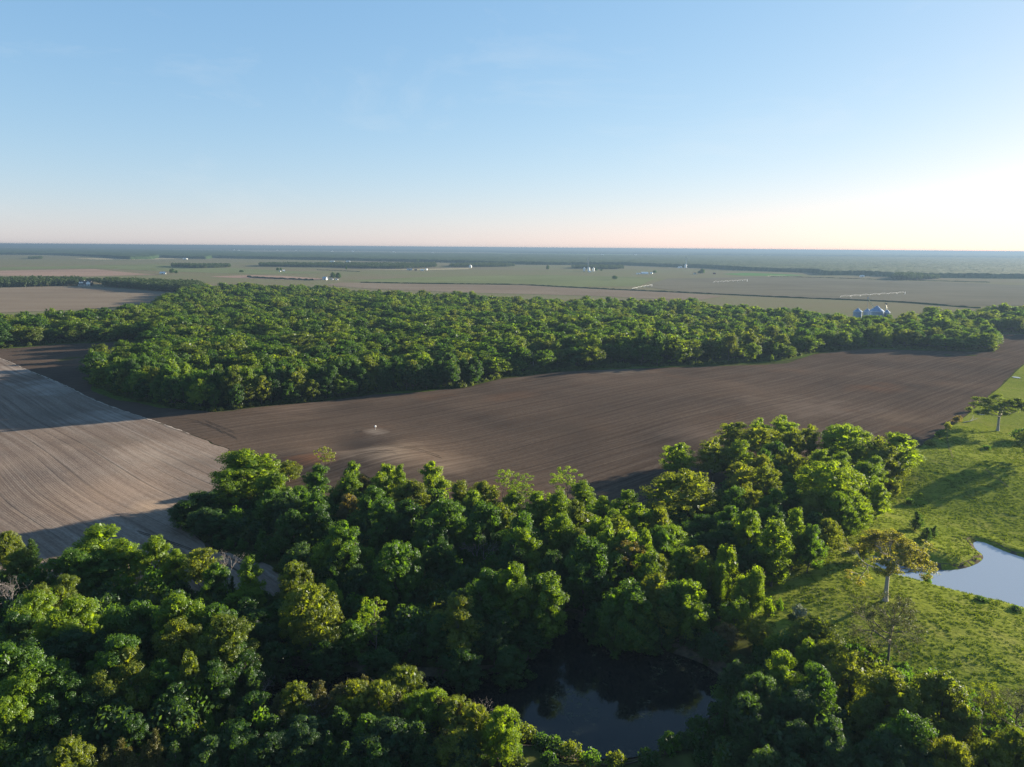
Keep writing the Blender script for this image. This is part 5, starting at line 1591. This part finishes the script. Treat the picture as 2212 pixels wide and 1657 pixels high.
farm_tree((372, 592), 17, 17, 'round tree beside the white metal shed')
farm_tree((381, 592.3), 12, 11, 'smaller round tree beside the white metal shed')
farm_tree((720, 603.5), 19, 16, 'left one of two tall round farm trees by the green field')
farm_tree((731, 604), 19, 16, 'right one of two tall round farm trees by the green field')
farm_tree((1183, 583.5), 20, 14, 'solitary oval tree on the green plain')
farm_tree((1328, 604.5), 12, 18, 'solitary low round tree casting a long shadow on the plain')
farm_tree((748, 583), 16, 9, 'narrow solitary tree on the plain below the wood strip', shp='C')
farm_tree((1517, 592.5), 20, 18, 'tall round tree among the houses of the right plain')
farm_tree((1511, 592.5), 13, 15, 'lower round tree among the houses of the right plain')
farm_tree((1414, 591), 12, 13, 'round tree beside the house near the round-roofed shed')
farm_tree((1287, 586), 13, 14, 'dark tree right next to the grain elevator')
farm_tree((1299, 586), 9, 10, 'small dark tree near the grain elevator')
farm_tree((600, 586), 13, 12, 'dark tree left of the tiny white farm shed')
farm_tree((607, 585.5), 12, 10, 'dark tree behind the tiny white farm shed')
farm_tree((522, 589.3), 9, 16, 'low dark tree on the plain right of the short tree strip')
farm_tree((902, 567.5), 20, 22, 'lone tree in front of the far woods gap')


# centre pivot irrigation
def pivot(a, b, label, spans=7):
    p, _ = ground(*a); q, _ = ground(*b)
    o = empty('irrigation_pivot', (p[0], p[1], .35)); tag(o, label, 'irrigation pivot')
    d = np.array((q[0] - p[0], q[1] - p[1], 0)); L = np.linalg.norm(d); d /= L
    nrm = np.array((-d[1], d[0], 0))
    for i in range(spans):
        s0, s1 = L * i / spans, L * (i + 1) / spans
        pts = [d * (s0 + (s1 - s0) * k / 6) + np.array((0, 0, 4.0 + 1.3 * math.sin(math.pi * k / 6))) for k in range(7)]
        MB().tube(pts, .15, 5).build('pipe_span', PIPE, o)
        MB().tube([pts[0] - np.array((0, 0, .3)), d * (s0 + s1) / 2 + np.array((0, 0, 3.6)), pts[-1] - np.array((0, 0, .3))], .10, 4).build('truss_rod', GREYROOF, o)
    for i in range(1, spans + 1):
        c = d * (L * i / spans)
        tw = MB().tube([c + nrm * 2 + np.array((0, 0, .4)), c + np.array((0, 0, 4)), c - nrm * 2 + np.array((0, 0, .4))], .16, 4).build('wheel_tower', GREYROOF, o)
        for s in (-1, 1):
            w = MB().lathe([(.65, -.14), (.7, 0), (.65, .14)], 10).build('wheel', DARKROOF, tw)
            w.location = tuple(c + nrm * 2 * s + np.array((0, 0, .45))); w.rotation_euler = (R(90), 0, math.atan2(nrm[1], nrm[0]) + R(90))
    MB().tube([(0, 0, -.3), (0, 0, 5.0)], .5, 6).build('pivot_post', WHITE, o)
    return o


pivot((1955, 636), (1815, 645), 'long white irrigation pivot on the grey field behind the steel bins')
pivot((1614, 608), (1541, 612.5), 'white irrigation pivot on the grey field near the round trees')
pivot((1408, 619), (1366, 627.5), 'faint irrigation pivot at the edge of the green field', 5)

# small things on the near land
for px, rx, ry, lab in (((2196, 816), 2.2, 1.6, 'bright oval puddle on the upper pasture'), ((2121, 896), 1.6, .6, 'small bright puddle beside the fence brush')):
    p, _ = ground(*px)
    a = np.linspace(0, 2 * math.pi, 20, endpoint=False)
    V = [(p[0] + rx * math.cos(x_) * (1 + .15 * math.sin(3 * x_)), p[1] + ry * 2.2 * math.sin(x_) * (1 + .1 * math.cos(2 * x_)), 0) for x_ in a]
    zz = max(h1(v[0], v[1]) for v in V) + .16
    tag(obj('puddle', mesh_of('puddle', [(v[0], v[1], zz) for v in V], [tuple(range(20))], [PUDW])), lab, kind='structure')
p, _ = ground(2100, 912)
o = empty('fallen_branch', (p[0], p[1], p[2])); tag(o, 'bleached fallen branch lying on the grass by the fence line', 'branch')
MB().tube([(-6, -2, .3), (-1, 0, .6), (5, 3.5, 1.3)], [.28, .22, .10], 6).build('stem', BARK_PALE, o)
MB().tube([(-1, 0, .6), (2, 2.8, 1.6), (4, 6.0, 2.6)], [.18, .14, .06], 6).build('fork', BARK_PALE, o)
p, _ = ground(811, 929)
o = empty('marker_post', (p[0], p[1], p[2])); tag(o, 'small white-topped marker post standing in the plowed field', 'post')
MB().tube([(0, 0, -.4), (0, 0, 1.7)], .08, 6).build('pole', CONCRETE, o); MB().lathe([(.1, 1.4), (.42, 1.5), (.42, 2.1), (.1, 2.3)], 10).build('cap', WHITE, o)
p, _ = ground(2131, 1173)
o = empty('floating_dock', (p[0] - 8, p[1], Z_UPPER)); tag(o, 'small dark floating box at the head of the pasture pond', 'dock')
MB().box(-1, 1, -.7, .7, -.2, .5).build('hull', DARKROOF, o); MB().box(-1.1, 1.1, -.8, .8, .5, .58).build('deck', CONCRETE, o)

# ---- labels of the wood trees: tell them by what they stand near
LANDMARK = {'tall bright tree of many': 'the many-stemmed tree', 'dense green tree with round': 'the round green dome', 'large olive gold tree': 'the large olive dome', 'slim bright tree': 'the slim tree at the field tip',
            'slender umbrella': 'the umbrella-topped tree', 'tall twin-topped': 'the twin-topped tree', 'very large rounded': 'the very large bright dome', 'wide golden layered': 'the wide golden tree', 'tall narrow bright': 'the tall narrow pasture tree',
            'bright tree leaning': 'the tree leaning over the inlet', 'vivid yellow': 'the vivid tree at the pond head', 'grey brown half': 'the half-leafed tree with bare trunks', 'airy flat': 'the flat-topped tree', 'pale thin': 'the pale thin tree',
            'bright rounded tree': 'the tip of the near pond bank', 'tall thin olive': 'the tall thin olive tree', 'broad tufted': 'the broad tufted olive tree', 'broad bright tree of': 'the bright tree of two billows', 'broad bright tree standing': 'the broad tree before the stubble', 'olive gold round': 'the round tree at the field tip'}
marks = []
for rec in TREE_OBJS:
    if rec[8]:
        for k_, ph in LANDMARK.items():
            if rec[8].startswith(k_): marks.append((rec[3], rec[4], ph))
for px, up_h, ph in (((485, 1186), 12, 'the leafless tree by the field tip'), ((1033, 1147), 13, 'the leafless pale tree in the wood'), ((671, 1486), 9, 'the leafless bush on the pond bank'), ((20, 1250), 12, 'the leafless tree below the stubble'), ((576, 762), 17, 'the leafless grey forest tree'), ((648, 778), 16, 'the leafless tree with tall stems'),
                     ((1917, 1442), 0, 'the half-leafed pasture tree'), ((2180, 1640), 0, 'the half-leafed corner tree'), ((1400, 1640), 0, 'the front bank of the pond'), ((1990, 966), 0, 'the fence line end'), ((465, 893), 0, 'the forest corner in the field'), ((1075, 821), 0, 'the grassy notch of the forest'), ((200, 832), 0, 'the forest tip at the stubble field'), ((800, 850), 0, 'the straight forest front')):
    p_, _ = ground(px[0], px[1], up_h); marks.append((p_[0], p_[1], ph))
kinds = {}
for rec in TREE_OBJS:
    o_, shp, tn, x_, y_, H_, W_, pl, lab = rec
    if lab: continue
    dm = sorted((math.hypot(x_ - a, y_ - b), ph) for a, b, ph in marks)
    kinds.setdefault((shp, tn, dm[0][1]), []).append((H_ * W_, o_, dm))
for (shp, tn, ph), lst in kinds.items():
    lst.sort(key=lambda q: -q[0])
    noun = 'cedar' if shp == 'K' else 'tree'
    for k_, (_, o_, dm) in enumerate(lst):
        size = '' if len(lst) == 1 else ('largest ' if k_ == 0 else ('smallest ' if k_ == len(lst) - 1 else 'middle-sized '))
        o_['label'] = f"{size}{TONE_W[tn]} {noun} with {SHAPE_W[shp]} near {ph}"
        o_['group'] = f"{TONE_W[tn]} {NAME[shp].replace('_', ' ')}s near {ph}"

# ---------------------------------------------------------------- haze
hb = MB().box(-45000, 45000, -3500, 45500, -6, 92)
t = NT('haze_air')
vol = t.node('ShaderNodeVolumePrincipled')
vol.inputs['Density'].default_value = 1.3e-4
vol.inputs['Color'].default_value = (.108, .162, .240, 1)
vol.inputs['Anisotropy'].default_value = .25
t.link(vol.outputs[0], t.out.inputs['Volume'])
tag(hb.build('haze', t.m), 'thin pale blue haze over the whole plain', kind='stuff')
